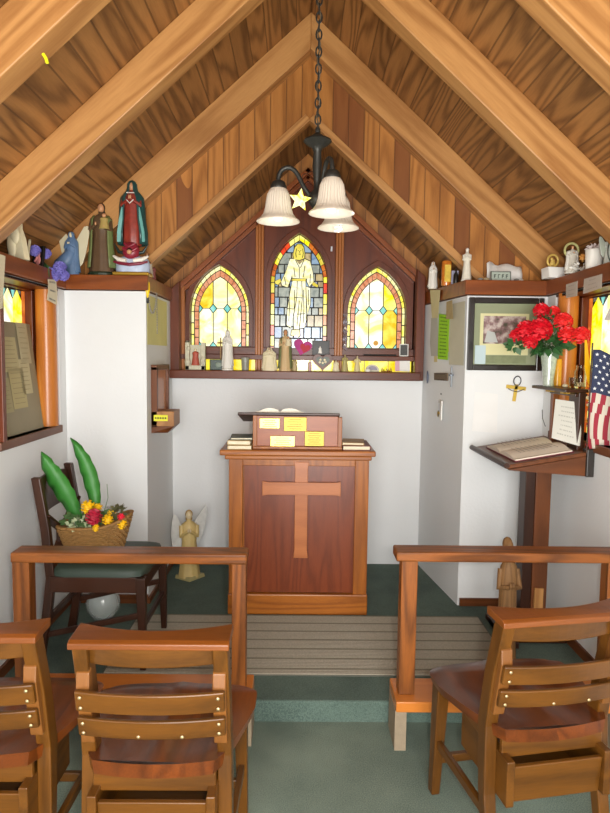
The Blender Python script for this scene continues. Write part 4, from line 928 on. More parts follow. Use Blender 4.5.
# ------------------------------------------------------------------ chandelier
CH = Vector((.065, 2.60, 0))
t = thing('chandelier', 'black iron chandelier with three ribbed white glass bell shades', 'chandelier', (CH.x, CH.y, 2.10))
b = B(); z = .33; i = 0; top_z = APEX-2.10-.03
while z < top_z-.03:
    pts = []
    for k in range(10):
        a = 2*pi*k/10; u = .0115*math.cos(a); v = .021*math.sin(a); pts.append((u, 0, z+v) if i % 2 else (0, u, z+v))
    b.tube(pts, .0036, 6, closed=True); z += .033; i += 1
b.build('chain', iron, t, smooth=True)
b = B(); b.tube([(.006*math.sin(k*.9), .006*math.cos(k*.9), .30+k*(top_z-.30)/60) for k in range(61)], .003, 6); b.build('wire', plain('#5a4a34', .6), t, smooth=True)
B().lathe([(.06, top_z+.028), (.058, top_z+.01), (.03, top_z-.02), (.008, top_z-.03)], n=24).build('ceiling_cap', iron, t, smooth=True)
B().lathe([(.006, .335), (.012, .325), (.01, .312), (.022, .302), (.028, .296), (.056, .283), (.058, .277), (.04, .262), (.022, .252), (.016, .235), (.020, .18), (.014, .12), (.012, .09), (.030, .07), (.036, .05), (.032, .03), (.018, .012), (.006, .0)], n=28).build('body', iron, t, smooth=True)
sh_m, nt, bb = newmat('shade_glass'); bb.inputs['Base Color'].default_value = lin('#d9cdbb'); bb.inputs['Roughness'].default_value = .3; bb.inputs['Coat Weight'].default_value = .4
tc = nt.nodes.new('ShaderNodeTexCoord'); bb.inputs['Transmission Weight'].default_value = .15
bb.inputs['Subsurface Weight'].default_value = .0
bulbm = plain('#f4f4ee', .3)
for aa, cfl in ((176, False), (-70, False), (52, True)):
    a = math.radians(aa); d = Vector((math.cos(a), math.sin(a), 0)); R = .158
    pth = [d*.02+Vector((0, 0, .05)), d*.055+Vector((0, 0, .10)), d*.085+Vector((0, 0, .155)), d*.115+Vector((0, 0, .175)), d*.145+Vector((0, 0, .165)), d*R+Vector((0, 0, .135)), d*R+Vector((0, 0, .10))]
    pp = []
    for i in range(len(pth)-1):
        p0 = pth[max(i-1, 0)]; p1 = pth[i]; p2 = pth[i+1]; p3 = pth[min(i+2, len(pth)-1)]
        for s in (0, .25, .5, .75): pp.append(.5*((2*p1)+(p2-p0)*s+(2*p0-5*p1+4*p2-p3)*s*s+(3*p1-p0-3*p2+p3)*s**3))
    pp.append(pth[-1]); arm = B().tube(pp, .0095, 10).build('arm', iron, t, smooth=True)
    c = d*R
    B().lathe([(.012, .125), (.026, .118), (.030, .108), (.034, .100), (.034, .088), (.030, .082)], c, n=24).build('socket_cup', iron, t, smooth=True)
    prof = [(.032, .092), (.038, .085), (.046, .065), (.050, .040), (.053, .015), (.060, -.010), (.074, -.028), (.088, -.038), (.089, -.042), (.086, -.041), (.072, -.032), (.057, -.013), (.049, .015), (.046, .04), (.042, .063), (.034, .082)]
    b = B(); n = 180; rings = []
    for r, z in prof:
        amp = .032 if -.012 <= z <= .07 and r > .045 else .004
        rings.append([Vector((c.x+r*(1+amp*math.cos(30*2*pi*i/n))*math.cos(2*pi*i/n), c.y+r*(1+amp*math.cos(30*2*pi*i/n))*math.sin(2*pi*i/n), z)) for i in range(n)])
    b.loft(rings, cap=False); sh = b.build('shade', sh_m, t, smooth=True)
    b = B()
    if cfl:
        b.tube([c+Vector((.016*math.cos(k*.7), .016*math.sin(k*.7), .02-k*.0018)) for k in range(44)], .005, 7)
    else: b.lathe([(.012, .05), (.02, .03), (.028, 0), (.026, -.02), (.015, -.036), (.002, -.041)], c, n=18)
    b.build('bulb', bulbm, t, smooth=True)
t = thing('star_ornament', 'yellow five-pointed star with added glow hanging beneath the chandelier', 'star', P(300, 200, 2.52))
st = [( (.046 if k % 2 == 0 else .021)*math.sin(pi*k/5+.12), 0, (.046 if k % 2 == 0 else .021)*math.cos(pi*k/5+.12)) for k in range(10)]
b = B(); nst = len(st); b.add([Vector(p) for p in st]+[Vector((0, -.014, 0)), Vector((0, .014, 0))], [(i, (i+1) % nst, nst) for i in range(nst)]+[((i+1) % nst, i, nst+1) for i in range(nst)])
b.build('star', emit('star_added_glow', '#ffe63c', '#fffcc0', 1.8, 30), t); B().tube([(0, 0, .045), (.01, .01, .10), (.05, .06, .13)], .0012, 5).build('cord', iron, t)  # light on the star is put in as emission; it is no lamp
# ------------------------------------------------------------------ right pier: ledge things and wall things
XPI = lambda Y: .925-(Y-YP)*.145
def pside(px, py, off=.004):
    """point on the splayed inner face of the right pier"""
    x = .9
    for _ in range(6):
        q = PX(px, py, x); x = XPI(q.y)-off
    return PX(px, py, x)
def sq(*pts, off=.004): return [pside(a, c, off) for a, c in pts]
paper('paper_or_light_sheet', 'torn cream paper high on the inner side of the right pier', sq((426, 362), (437, 362), (437, 311), (424.5, 312)), plain('#cdbf78', .8, var=.2, vscale=10), off=None) if False else paper('paper_or_light_sheet', 'torn cream paper high on the inner side of the right pier', sq((425.5, 362), (437, 362), (437, 311), (424.5, 312)), plain('#cdbf8a', .8, var=.2, vscale=10))
paper('paper_or_light_sheet', 'grey paper between the cream paper and the green note', sq((431, 356), (439, 356), (437.5, 318), (428, 318), off=.007), greypap)
paper('green_note', 'bright lime green handwritten note taped to the right pier', sq((437.5, 359), (447.5, 360), (449.5, 315), (439, 314), off=.011), plain('#9ad61e', .7), 'note', lines=12, lcol='#4a7a20', margin=.07)
paper('card_sheet', 'pale grey card covering the pier side next to the green note', sq((449, 364.5), (463.5, 365.5), (465, 301), (448, 305), off=.008), plain('#c4c0aa', .7, var=.08), 'card')
paper('paper_or_light_sheet', 'yellow paper strip behind the lime green note', sq((446, 352), (451, 352), (452.5, 305), (447, 305), off=.006), plain('#d8d268', .8))
p = pside(427.5, 377, .004); t = thing('oval_medal', 'dark blue oval medal on the right pier side', 'medal', p, -.1); B().prism([(0, .026*math.cos(a)*2, .042*math.sin(a)) for a in [2*pi*i/20 for i in range(20)]], (-.004, 0, 0)).build('medal', plain('#56607a', .4, .3), t); B().prism([(-.004, .016*math.cos(a)*2, .03*math.sin(a)) for a in [2*pi*i/20 for i in range(20)]], (-.002, 0, 0)).build('relief', plain('#9aa0ae', .4, .3), t)
paper('brown_plaque', 'brown oblong wooden plaque under the green note', sq((434, 380), (447, 381), (447, 373), (434, 373), off=.012), plain('#6a5844', .6, var=.3, vscale=60), 'plaque', th=.008, lines=2, lcol='#3c3024')
p = pside(451.5, 376, .006); t = thing('hanging_cross', 'small grey metal cross with beads hanging on right pier', 'cross', p, -.1)
B().box(-.004, 0, -.010, .010, -.065, .055).box(-.004, 0, -.04, .04, .005, .018).build('cross', plain('#7a8088', .35, .7), t, bevel=.001); B().lathe([(.016, .0), (.016, .01)], n=12).build('centre_boss', plain('#7a8088', .35, .7), t)
p = pside(440.5, 409, .004); t = thing('light_switch', 'white switch plate with a yellow and black butterfly sticker', 'switch', p, -.107)
B().box(-.008, 0, -.10, .10, -.058, .058).build('plate', whitep, t, bevel=.002); B().box(-.012, -.007, -.125, -.10, -.06, .03).box(-.012, -.007, .10, .125, -.01, .075).build('clip', whitep, t)
b = B(); b.ell((-.010, .05, -.035), (.004, .04, .018)); b.ell((-.010, .0, -.022), (.004, .02, .012)); b.build('butterfly', plain('#e0b81c', .5), t, smooth=True); B().ell((-.014, -.006, -.028), (.004, .008, .020)).build('butterfly_body', black, t, smooth=True)
B().ell((-.009, -.005, .01), (.005, .028, .03)).build('toggle', plain('#c8ccd2', .3), t, smooth=True)
p = pside(441, 394, .003); t = thing('wall_hook', 'tiny black hook on pier above the switch plate', 'hook', p); B().ell((0, 0, 0), (.004, .008, .004)).build('hook', black, t, smooth=True)
# things on the ledge of the right pier
def yl(px, Y): p = P(px, 290, Y); return p.x
figure('white_madonna', 'white and gold statuette of a veiled woman, innermost on right pier ledge', 'statue', (yl(432.5, 3.92), 3.92, ZL), .17, whiteg, plain('#c9a98c', .5), None, whiteg, True, None, 'pray', wide=.9)
paper('paper_or_light_sheet', 'ragged cream lace strip hanging below the innermost white statuette', sq((432, 318), (438, 318), (440, 290), (430, 290), off=.028), plain('#cfc69a', .8, var=.1))
t = thing('prayer_candle', 'tall orange-red glass prayer candle with a printed saint', 'candle', (yl(446, 3.74), 3.74, ZL)); B().lathe([(.028, 0), (.03, .01), (.03, .14), (.026, .145)], n=20).build('glass', plain('#c9742a', .25, var=.5, vscale=40, coat=.4), t, smooth=True); B().box(-.018, .018, -.032, -.029, .02, .12).build('picture', plain('#d8b43c', .4, var=.5, vscale=50), t)
t = thing('dark_bottle', 'small dark bottle between prayer candle and angel on right pier', 'bottle', (yl(455.5, 3.62), 3.62, ZL)); B().lathe([(.014, 0), (.015, .01), (.014, .05), (.005, .065), (.005, .085)], n=14).build('bottle', black, t, smooth=True)
paper('small_card', 'small blue and white card behind dark bottle on right pier', [Vector((yl(450, 3.72), 3.72, ZL)), Vector((yl(458, 3.72), 3.72, ZL)), Vector((yl(458, 3.74), 3.74, ZL+.09)), Vector((yl(450, 3.74), 3.74, ZL+.09))], plain('#b9bcd6', .6, var=.2, vscale=60), 'card')
figure('white_angel', 'white glazed angel statuette at the corner of the right pier ledge', 'statue', (yl(466, 3.5), 3.50, ZL), .185, plain('#d8d2c2', .35, var=.15, vscale=50), whiteg, whiteg, None, True, whiteg, 'pray', None, rz=-.3, wide=.85)
paper('paper_tag', 'brown paper tag hanging at the corner of the right pier ledge', sq((446, 319), (453, 319), (452, 300), (446.5, 302), off=.03), plain('#a8946a', .7, var=.2, vscale=30), 'tag')
t = thing('torn_paper', 'large crumpled white paper standing on the right pier ledge', 'paper', (yl(504, 3.56), 3.56, ZL))
b = B(); n = 12; rg = []
for i in range(n+1):
    u = i/n; x = -.10+.2*u; h_ = .10+.035*max(0, 1-abs(u-.12)/.18)-.008*math.sin(u*9); y = .012*math.sin(u*7)
    rg.append([(x+.006*u, y, 0), (x, y+.01*math.sin(u*11), h_*.5), (x, y+.012, h_)])
b.add([v for r in rg for v in r], [f for i in range(n) for f in ((3*i, 3*i+3, 3*i+4, 3*i+1), (3*i+1, 3*i+4, 3*i+5, 3*i+2))]); b.build('sheet', whitepap, t, smooth=True, sol=.001)
t = frame_thing('small_sign', 'small pale grey framed sign before the crumpled white paper', 'sign', (yl(500, 3.49), 3.475, ZL), .112, .056, 0, plain('#6a6e66', .4), plain('#a9b3a6', .5), -.15, .005)
b = B()
for i, x in enumerate((-.032, -.010, .012, .034)):
    b.box(x-.007, x-.004, .001, .004, .018, .038); b.box(x-.007, x+.006, .001, .004, .035, .038)
    if i != 1: b.box(x-.007, x+.004, .001, .004, .027, .030)
b.build('lettering', plain('#3a4038', .6), t)
for i, (px, s, lb) in enumerate(((480, .012, 'grey pebble at the left of the small framed sign'), (486, .014, 'tan pebble touching the left of the small framed sign'), (516, .011, 'grey pebble right of the small framed sign'), (521, .009, 'white pebble at the right end of the pier ledge'))):
    t = thing('pebble', lb, 'pebble', (yl(px, 3.47), 3.47, ZL), 0, 'pebbles on the right pier ledge'); B().ell((0, 0, s*.6), (s*1.3, s, s*.7)).build('stone', plain(['#8d8d86', '#a08c6c', '#77776f', '#c8c4b8'][i], .5), t, smooth=True)
# framed picture
t = thing('framed_picture', 'black framed landscape print with green mat on the right pier', 'picture', (1.139, YP, 1.64))
w, h = .415, .40; fw = .032
B().box(-w/2, -w/2+fw, -.022, 0, -h/2, h/2).box(w/2-fw, w/2, -.022, 0, -h/2, h/2).box(-w/2+fw, w/2-fw, -.022, 0, -h/2, -h/2+fw).box(-w/2+fw, w/2-fw, -.022, 0, h/2-fw, h/2).build('frame', blackf, t, bevel=.004)
B().box(-w/2+fw, w/2-fw, -.006, -.002, -h/2+fw, h/2-fw).build('mat_board', plain('#8d9474', .6), t)
B().box(-.14, .13, -.008, -.006, -.114, .114).build('inner_mat', plain('#d6d2a0', .6), t)
prn, nt, bb = newmat('landscape_print'); N = nt.nodes; L = nt.links
tc = N.new('ShaderNodeTexCoord'); nz = N.new('ShaderNodeTexNoise'); nz.inputs['Scale'].default_value = 26; nz.inputs['Detail'].default_value = 5; L.new(tc.outputs['Object'], nz.inputs['Vector'])
rp = N.new('ShaderNodeValToRGB'); rp.color_ramp.elements[0].position = .35; rp.color_ramp.elements[0].color = lin('#4c4a38'); rp.color_ramp.elements[1].position = .62; rp.color_ramp.elements[1].color = lin('#c6b8b0'); e = rp.color_ramp.elements.new(.48); e.color = lin('#8a6a6a')
L.new(nz.outputs['Fac'], rp.inputs[0]); L.new(rp.outputs[0], bb.inputs['Base Color']); bb.inputs['Roughness'].default_value = .4
B().box(-.122, .112, -.010, -.008, -.052, .10).build('print', prn, t)
B().add([(-.115, -.011, -.045), (-.04, -.011, -.045), (-.06, -.011, .01), (-.10, -.011, .02)], [(0, 1, 2, 3)]).build('printed_pond', plain('#b8bcb8', .4), t)
B().box(-.10, .12, -.0095, -.006, -.160, -.118).build('lower_card', plain('#7c8460', .5, var=.3, vscale=40), t)
B().box(-.165, -.106, -.012, -.006, -.165, -.062).build('small_card', plain('#b9ccd0', .5, var=.1), t)
gl = B().box(-w/2+fw, w/2-fw, -.0145, -.0135, -h/2+fw, h/2-fw).build('glass', None, t) if False else None
t = thing('gold_cross', 'thin gold looped cross hanging on the right pier under the picture', 'cross', P(516, 388, YP-.008), 0); t.rotation_euler = (0, .12, 0)
b = B(); b.box(-.009, .009, -.004, .004, -.075, .02).box(-.055, .055, -.004, .004, -.008, .012); b.build('cross', plain('#cfae48', .45, .2), t, bevel=.001)
b = B(); b.tube([(.020*math.cos(a), -.004, .040+.026*math.sin(a)) for a in [2*pi*i/18 for i in range(18)]], .0028, 6, closed=True); b.build('loop', plain('#2a2a3a', .4), t, smooth=True); b = B(); b.tube([(-.045, -.006, -.01), (-.02, -.010, -.018), (.01, -.010, -.02), (.045, -.006, .0)], .002, 5); b.build('wire', plain('#2a2a3a', .4), t)
paper('paper_or_light_sheet', 'faint white paper taped to the right pier beneath the gold cross', fq(YP-.003, (472, 431), (497, 433), (498, 394), (475, 392)), plain('#e4e4e2', .6), 'paper')
# ------------------------------------------------------------------ right ledge along the wall
def xl(px, py, X): q = PX(px, py, X); return (q.x, q.y, ZL)
paper('small_card', 'blank white card standing at the right wall corner of the ledge', [Vector((1.355, 3.36, ZL-.03)), Vector((1.41, 3.20, ZL-.03)), Vector((1.43, 3.20, ZL+.045)), Vector((1.375, 3.38, ZL+.045))], whitepap, 'card') if False else None
q = P(551, 284, 3.34); t = thing('white_box', 'plain white box at the corner of the right ledge', 'box', (q.x+.01, 3.34, ZL)); B().hexa([(-.04, -.05, 0), (.05, -.03, 0), (.05, .03, 0), (-.05, .03, 0)], [(-.05, -.055, .055), (.045, -.035, .055), (.045, .03, .055), (-.055, .03, .055)]).build('box', whitep, t, bevel=.002)
t = thing('round_medallion', 'round golden openwork medallion standing on the plain white box', 'medallion', (q.x+.0, 3.33, ZL+.056))
b = B(); b.tube([(.028*math.cos(a), 0, .036+.031*math.sin(a)) for a in [2*pi*i/24 for i in range(24)]], .0065, 8, closed=True); b.ell((-.006, 0, .045), (.008, .006, .009)); b.loft([ring(0, 0, .012+.03*z, .018*(1-z*.5), .006, 12) for z in (0, .5, 1)]); b.box(-.012, .012, -.006, .006, 0, .008)
b.build('medallion', plain('#c8a856', .4, .2), t, smooth=True)
q = P(569, 283, 3.14); t = figure('praying_figurine', 'grey-white figurine with a flower wreath and orange rose on right ledge', 'figurine', (q.x+.01, 3.14, ZL), .14, plain('#b9b2a4', .4, var=.3, vscale=60), skin, plain('#6a5038', .6), plain('#c8c4ba', .4, var=.3, vscale=60), False, plain('#cfccc0', .4, bump=.6, var=.2, vscale=60), 'pray', wide=1.4)
b = B(); b.tube([(.034*math.cos(a), .012, .118+.034*math.sin(a)) for a in [2*pi*i/20 for i in range(20)]], .0065, 8, closed=True); b.build('wreath', plain('#a8a46a', .5, var=.4, vscale=80), t, smooth=True)
bloom((.045, -.02, .075), .02, 16, plain('#e0a050', .5), 'rose', t); clump((.03, -.03, .03), (.05, .02, .02), 50, whiteg, 'shells', t, .018)
q = P(591, 280, 2.98); t = thing('white_planter', 'white ceramic planter with little white roses on the right ledge', 'planter', (q.x+.01, 2.98, ZL))
B().loft([ring(0, 0, 0, .038, .032, 20), ring(0, 0, .09, .042, .036, 20, 6, .03), ring(0, 0, .095, .036, .03, 20), ring(0, 0, .08, .03, .025, 20)]).build('pot', whiteg, t, smooth=True); clump((0, 0, .10), (.03, .025, .012), 60, plain('#ded0cc', .5), 'roses', t, .016)
q = P(603, 277, 2.87); figure('glass_angel', 'pale figurine with wire halo at the right end of the ledge', 'figurine', (q.x+.02, 2.87, ZL), .14, plain('#c2c6bc', .25, var=.2, vscale=40), whiteg, whiteg, None, True, None, 'hold', plain('#aab0a0', .3), wide=.9)
q = P(609, 270, 2.80); t = thing('wire_ornament', 'dark wire loop ornament at the right end of the ledge', 'ornament', (q.x+.02, 2.80, ZL)); b = B(); b.tube([(.03*math.cos(a), 0, .06+.055*math.sin(a)) for a in [2*pi*i/20 for i in range(20)]], .003, 6, closed=True); b.tube([(0, 0, 0), (0, 0, .01)], .012, 8); b.build('loop', plain('#3c4030', .5), t, smooth=True)
XF = XR-.021
paper('taped_label', 'white paper taped on the right ledge edge nearest the corner', pq(XF, (566, 298), (577, 296), (577.5, 281), (566, 284.5)), plain('#b8ada0', .7), 'label', lines=3, margin=.2, lcol='#a09488')
paper('taped_label', 'longer white paper taped on the right ledge edge above the window', pq(XF, (583, 294), (601.5, 288), (602, 274), (584, 279)), plain('#b8ada0', .7), 'label', lines=3, margin=.2, lcol='#a09488')
paper('curled_paper', 'white curled paper hanging over the far right window', pq(XR-.07, (604, 320), (618, 322), (620, 255), (610, 262)), whitepap, 'paper', curl=-.03)
paper('paper_or_light_sheet', 'white paper on the pier behind the red flowers', fq(YP-.004, (543, 325), (552, 325), (553, 302), (543, 302)), whitepap, 'paper') if False else None
# ------------------------------------------------------------------ lectern stand
t = thing('book_stand', 'dark wooden book stand with a sloping top against the right wall', 'lectern', (1.205, 3.10, PLAT))
B().box(-.062, -.012, -.045, .045, 0, .90).build('post', M['darkZ'], t, bevel=.003); B().box(-.012, .066, -.05, .05, 0, .90).build('post', M['standZ'], t, bevel=.003)
B().box(.0, .045, -.062, -.050, .03, .26).build('batten', M['pineZ'], t, label='pale wooden batten on the post')
B().box(-.17, .15, -.12, .12, 0, .035).box(-.17, -.11, -.18, .18, 0, .03).build('foot', M['darkX'], t, bevel=.004)
x0, x1 = -.235, .158; z0, z1 = .905, .975
B().hexa([(x0, -.27, z0), (x1, -.27, z1), (x1, .30, z1), (x0, .30, z0)], [(x0, -.27, z0+.02), (x1, -.27, z1+.02), (x1, .30, z1+.02), (x0, .30, z0+.02)]).build('sloping_top', M['standY'], t, bevel=.004)
for yy in (-.27, .28): B().prism([(x0+.01, yy, z0-.004), (x1, yy, z0-.03), (x1, yy, z1), (x0+.01, yy, z0)], (0, .02, 0)).build('side_rail', M['standX'], t)
B().tube([(x0-.004, -.275, z0+.018), (x0-.004, .305, z0+.018)], .014, 12).build('book_lip', M['darkY'], t, smooth=True)
B().box(x1-.03, x1+.005, -.285, -.235, z0-.03, z1+.03).build('corner_block', plain('#2a2420', .4), t, bevel=.004)
sl2 = math.atan((z1-z0)/(x1-x0))
T = Matrix.Translation((1.155, 3.09, PLAT+z0+.02+(1.155-1.205-x0)*math.tan(sl2)+.001)) @ Matrix.Rotation(-sl2, 4, 'Y') @ Matrix.Rotation(pi/2, 4, 'Z') @ Matrix.Rotation(pi, 4, 'Z')
ob = openbook('guest_book', 'large open guest book in a dark red cover on the book stand', T, .44, .27, '#6a2030', '#dccfbe')
b = B()
for k in range(9):
    for sg in (-1, 1):
        y = -.09+k*.022; b.box(sg*.11-.075, sg*.11+.05+rnd.uniform(0, .025), y, y+.002, .0285, .0292)
b.build('handwriting', plain('#8d8378', .8), ob)
t = thing('pen_cord', 'thin dark coiled pen cord on the right pier corner', 'cord', P(542, 415, 3.40)); b = B(); b.tube([(0, 0, .03), (.004, 0, -.02), (.02, 0, -.06), (.036, -.01, -.07), (.036, -.01, -.05)], .0018, 6); b.build('cord', black, t, smooth=True)
cq = [P(551.5, 438, 3.03), P(579, 446, 2.90), P(583, 403, 2.92), P(555.5, 399, 3.05)]
paper('certificate', 'white printed card propped upright behind the open guest book', cq, plain('#dcdcd2', .7), 'card', th=.008, lines=7, lcol='#bcbcb2', margin=.16)
# shelf with its upright
t = thing('wall_shelf', 'dark wooden bracket shelf below the right stained window', 'shelf', (XR, 3.08, 1.352))
B().box(-.125, .0, -.20, .22, 0, .016).build('board', M['darkY'], t, bevel=.004); B().box(-.06, -.0, -.16, .14, -.022, -.006).build('lower_board', M['darkY'], t, bevel=.003)
B().box(-.045, -.012, -.17, -.06, -.31, 0).build('upright', M['darkZ'], t, bevel=.003); B().box(-.03, -.0, .17, .2, -.3, 0).build('rear_upright', M['ledgeZ'], t, bevel=.003)
for yy in (-.1, .08): B().box(-.09, -.02, yy, yy+.04, -.012, 0).build('spacer', gold, t)
SZ = 1.369
# glass vase with the red flowers
vx = P(548, 385, 3.17); t = thing('flower_vase', 'tapered cut glass vase on the dark bracket shelf', 'vase', (vx.x, 3.17, SZ))
cut = plain('#aab4a4', .08, 0, bump=1, bscale=90, var=.5, vscale=90, coat=1)
n = 32; b = B(); b.loft([ring(0, 0, z, r, r, n, 12, .03) for z, r in ((0, .026), (.012, .027), (.03, .026), (.17, .043), (.185, .044))]+[ring(0, 0, z, r, r, n) for z, r in ((.185, .038), (.05, .022))], cap=True); b.build('glass', cut, t, smooth=True)
t = thing('red_bouquet', 'bouquet of bright red artificial flowers in the glass vase', 'flowers', (vx.x, 3.17, SZ+.17))
o = Vector((vx.x, 3.17, SZ+.17)); redm = plain('#d81426', .45, var=.25, vscale=60); redm2 = plain('#e82a2a', .45, var=.25, vscale=60)
bls = [(541, 311, 3.19, .040, 0), (526, 331, 3.10, .052, 0), (540, 330, 3.06, .058, 0), (516, 336, 3.14, .034, 0), (563, 322, 3.12, .046, 1), (567, 335, 3.06, .044, 1), (581, 336, 3.02, .044, 1), (553, 313, 3.2, .036, 1), (530, 342, 3.05, .036, 0)]
for px, py, Y, r, mi in bls: bloom(P(px, py, Y)-o, r, 34, (redm, redm2)[mi], 'bloom', t)
b = B()
for px, py, Y, r, mi in bls: b.tube([(0, 0, -.12), (0, 0, 0), P(px, py, Y)-o], .002, 5)
b.build('stems', fol, t)
gm = plain('#2f5a2c', .5, var=.3, vscale=40); clump(P(548, 345, 3.12)-o, (.10, .06, .03), 150, gm, 'foliage', t, .036); clump(P(551, 322, 3.18)-o, (.05, .03, .04), 50, gm, 'foliage', t, .03); clump(P(516, 346, 3.1)-o, (.025, .02, .012), 24, gm, 'foliage', t, .03)
t = thing('taper_candle', 'short yellow pillar candle right behind the glass vase', 'candle', (P(557, 385, 3.12).x, 3.24, SZ)); t.location.x = P(557, 385, 3.24).x
B().lathe([(.02, 0), (.02, .13), (.016, .14)], n=14).build('wax', plain('#d89a1c', .3, var=.3, vscale=60), t, smooth=True)
q = P(565, 386, 3.05); t = thing('shell', 'small cream shell lying on the bracket shelf', 'shell', (q.x, 3.05, SZ)); B().ell((0, 0, .008), (.015, .012, .009)).build('shell', cream, t, smooth=True)
q = P(581, 386, 2.96); t = thing('glass_jar', 'clear glass candle jar at the near end of bracket shelf', 'jar', (q.x-.005, 2.96, SZ)); B().lathe([(.022, 0), (.026, .005), (.028, .08), (.02, .095), (.022, .11), (.019, .11), (.017, .095), (.025, .08), (.022, .01), (.001, .008)], n=20).build('glass', glassmat('jar_glass', '#d6cfc0', .08), t, smooth=True); B().lathe([(.018, .01), (.018, .03)], n=12).build('wax', cream, t)
q = P(573, 386, 3.03); t = thing('glass_jar', 'small squat glass cup beside the taller candle jar', 'jar', (q.x, 3.03, SZ)); B().lathe([(.016, 0), (.02, .03), (.02, .05), (.018, .05), (.014, .006), (.001, .004)], n=16).build('glass', glassmat('cup_glass', '#b8ac98', .08), t, smooth=True)
# yellow ribbon + beads
t = thing('yellow_ribbon', 'shiny yellow ribbon hanging beside the flag', 'ribbon', P(589, 350, 2.86)); o = P(589, 350, 2.86)
b = B(); pts = [P(a, c, 2.86)-o for a, c in ((586, 340), (587, 355), (588, 368), (591, 380), (592, 388))]
b.loft([[p+Vector((-w_, 0, 0)), p+Vector((w_, .004, 0)), p+Vector((w_, .006, 0)), p+Vector((-w_, .002, 0))] for p, w_ in zip(pts, (.006, .010, .015, .018, .010))]); b.build('ribbon', plain('#f0b414', .3), t)
t = thing('bead_strand', 'strand of amber and red beads hanging down to the book stand', 'beads', P(589, 410, 2.86)); o = P(589, 410, 2.86); b = B()
for i in range(26):
    p = P(588.5+1.3*math.sin(i*.7), 386+i*2.35, 2.86)-o; b.m(i % 3).ell(p, .0065 if i % 5 else .010, 8, 6)
b.build('beads', [plain('#e08a18', .2), plain('#c84a3c', .3), plain('#e8dcb0', .3)], t, smooth=True)
# flag
t = thing('american_flag', 'small stars and stripes flag hanging before the right window', 'flag', P(606, 402, 2.78)); o = P(606, 402, 2.78)
fb, fw2 = [], .235; nx, ny = 39, 30; top, bot = .235, -.215
def fpt(u, v): return Vector((-.065+fw2*u-.012*(1-v)*math.sin(6*v)+.05*u*(v > .9)*0, .018*math.sin(9*u+2.5*v)-.0, bot+(top-bot)*v-.02*(u-.2)**2*0-.13*max(0, u-.1)*v))
vs = [fpt(i/nx, j/ny) for j in range(ny+1) for i in range(nx+1)]; b = B()
for j in range(ny):
    for i in range(nx):
        u = i/nx; v = j/ny
        wob = int((i+ (1.6*math.sin(v*7)))//3); c = 2 if v > .56 else (0 if wob % 2 == 0 else 1)
        b.mi.append(c); b.f.append([j*(nx+1)+i, j*(nx+1)+i+1, (j+1)*(nx+1)+i+1, (j+1)*(nx+1)+i])
b.v = [tuple(v) for v in vs]; b.build('cloth', [plain('#9a2838', .8), plain('#cfc5b4', .8), plain('#2c3450', .8)], t, smooth=True, sol=.0015)
b = B()
for r in range(7):
    for c in range(9):
        u = .06+c*.11+(.055 if r % 2 else 0); v = .61+r*.057
        if u > .98: continue
        p = fpt(u, v); e = (fpt(u+.01, v)-p).normalized(); b.add([p+e*(.0085 if k % 2 == 0 else .0036)*math.sin(pi*k/5)+Vector((0, -.0035, (.0085 if k % 2 == 0 else .0036)*math.cos(pi*k/5))) for k in range(10)], [tuple(range(10))])
b.build('stars', plain('#e6e6e6', .7), t)
B().tube([fpt(.0, 1)+Vector((-.004, 0, .03)), fpt(.0, 0)+Vector((-.012, 0, -.02))], .0035, 8).build('stick', M['darkZ'], t, smooth=True)
# carved wooden figure beside the stand
t = thing('carved_figure', 'brown carved wooden figure of a robed person beside the book stand', 'statue', (.985, 2.80, PLAT), .0); t.scale = (.72, .8, 1)
cw = wood('carved_wood', '#6b4a2a', '#8f6a42', 'Z', rings=9, scale=14, rough=.55, coat=.05)
b = B(); hh = .60
b.loft([ring(0, 0, z*hh, rx, ry, 28, 8, .05*(1-z), z*2) for z, rx, ry in ((0, .07, .055), (.05, .066, .052), (.3, .058, .048), (.55, .055, .045), (.68, .060, .045), (.76, .052, .040), (.81, .03, .028), (.84, .018, .02))])
b.ell((-.004, -.004, .905*hh), (.027, .03, .042), 16, 10); b.ell((0, -.034, .90*hh), (.006, .008, .008), 8, 6); b.ell((-.01, .012, .93*hh), (.032, .028, .035), 14, 9)
for s in (-1, 1): b.tube([(s*.05, 0, .74*hh), (s*.066, -.02, .60*hh), (s*.015, -.062, .62*hh)], [.02, .018, .012], 10); b.ell((s*.008, -.065, .635*hh), (.01, .01, .016), 8, 6)
b.build('body', cw, t, smooth=True)
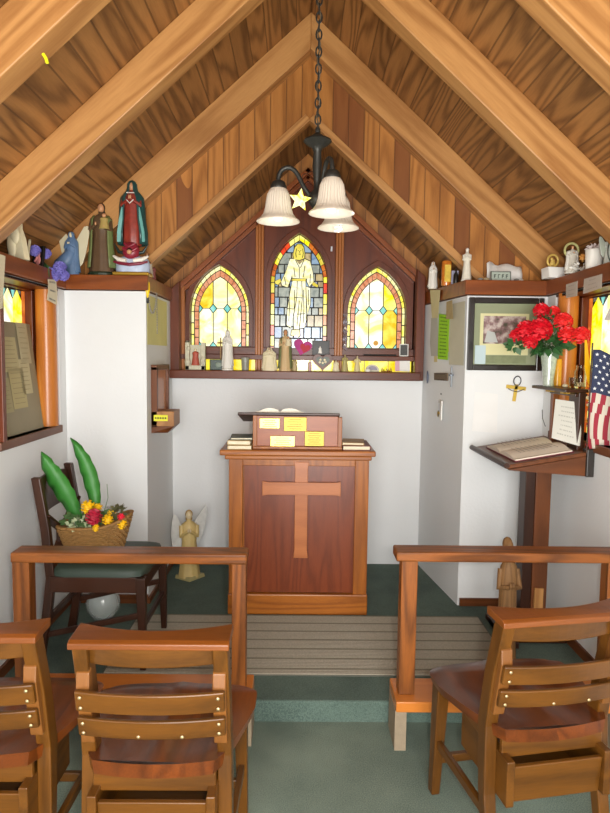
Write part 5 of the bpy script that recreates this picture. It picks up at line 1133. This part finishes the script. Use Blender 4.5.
# ------------------------------------------------------------------ ribbed mat and floor cable
t = thing('ribbed_mat', 'long grey-brown ribbed door mat on the raised floor before the pulpit', 'mat', (.07, 3.0, PLAT))
b = B(); x0, x1, y0, y1 = -.93, .93, -.355, .28; nr = 46; 
b.box(x0, x1, y0, y1, 0, .006); b.build('backing', plain('#55564c', .9, bump=.5), t, bevel=.002)
b = B(); rm = random.Random(3)
for i in range(nr):
    y = y0+.01+(y1-y0-.02)*i/(nr-1); 
    b.m(1 if i % 7 == 3 else 0).tube([(x0+.01, y, .006), (x1-.01, y, .006)], .0055, 6)
b.build('ribs', [plain('#989080', .95, bump=1, bscale=400, var=.3, vscale=120), plain('#6e6858', .95, var=.3, vscale=120)], t)
t = thing('yellow_ornament', 'tiny yellow clip stuck to the upper left rafter', 'clip', P(50, 63, 1.93)+Vector((0, -.03, 0))); b = B(); b.tube([(-.008, 0, .012), (0, 0, 0), (.004, 0, -.014)], .005, 6); b.build('clip', plain('#e8e020', .5), t, smooth=True)
t = thing('thermometer', 'tiny white clip on the panel right of the centre window', 'clip', P(331.5, 249, 4.14)); B().box(-.006, .006, -.008, .0, -.016, .016).build('clip', plain('#c8c8cc', .4), t, bevel=.002)
# ------------------------------------------------------------------ light
w = D.worlds.new('world'); bpy.context.scene.world = w; w.use_nodes = True
bg = w.node_tree.nodes['Background']; bg.inputs[0].default_value = (.85, .93, 1, 1); bg.inputs[1].default_value = 1.0
def area(name, loc, rot, sx_, sy_, e, col=(1, 1, 1)):
    l = D.lights.new(name, 'AREA'); l.shape = 'RECTANGLE'; l.size = sx_; l.size_y = sy_; l.energy = e; l.color = col
    o = D.objects.new(name, l); COL.objects.link(o); o.location = loc; o.rotation_euler = rot; return o
area('doorway_fill', (.05, YR-.02, 1.1), (pi/2, 0, 0), 1.55, 2.05, 150, (1, .98, .95))  # area lamp added in the unseen doorway, fills in for daylight
l = D.lights.new('camera_flash', 'AREA'); l.shape = 'RECTANGLE'; l.size = .05; l.size_y = .03; l.energy = 21; l.color = (1, .97, .92)
o = D.objects.new('camera_flash', l); COL.objects.link(o); o.matrix_world = Matrix.Translation(RT*.09+UP*.02-FWD*.0) @ cam.matrix_world.copy()
for aa in (176, -70, 52):      # added fill points, one below each chandelier bulb
    a = math.radians(aa); pl = D.lights.new('added_bulb_fill', 'POINT'); pl.energy = .3; pl.shadow_soft_size = .04; pl.color = (1, .95, .86)
    po = D.objects.new('added_bulb_fill', pl); COL.objects.link(po); po.location = (CH.x+.158*math.cos(a), CH.y+.158*math.sin(a), 2.10-.075)
sc = bpy.context.scene; sc.view_settings.view_transform = 'Standard'; sc.view_settings.look = 'None'; sc.view_settings.exposure = .06; sc.view_settings.gamma = 1
sc.view_settings.use_curve_mapping = False
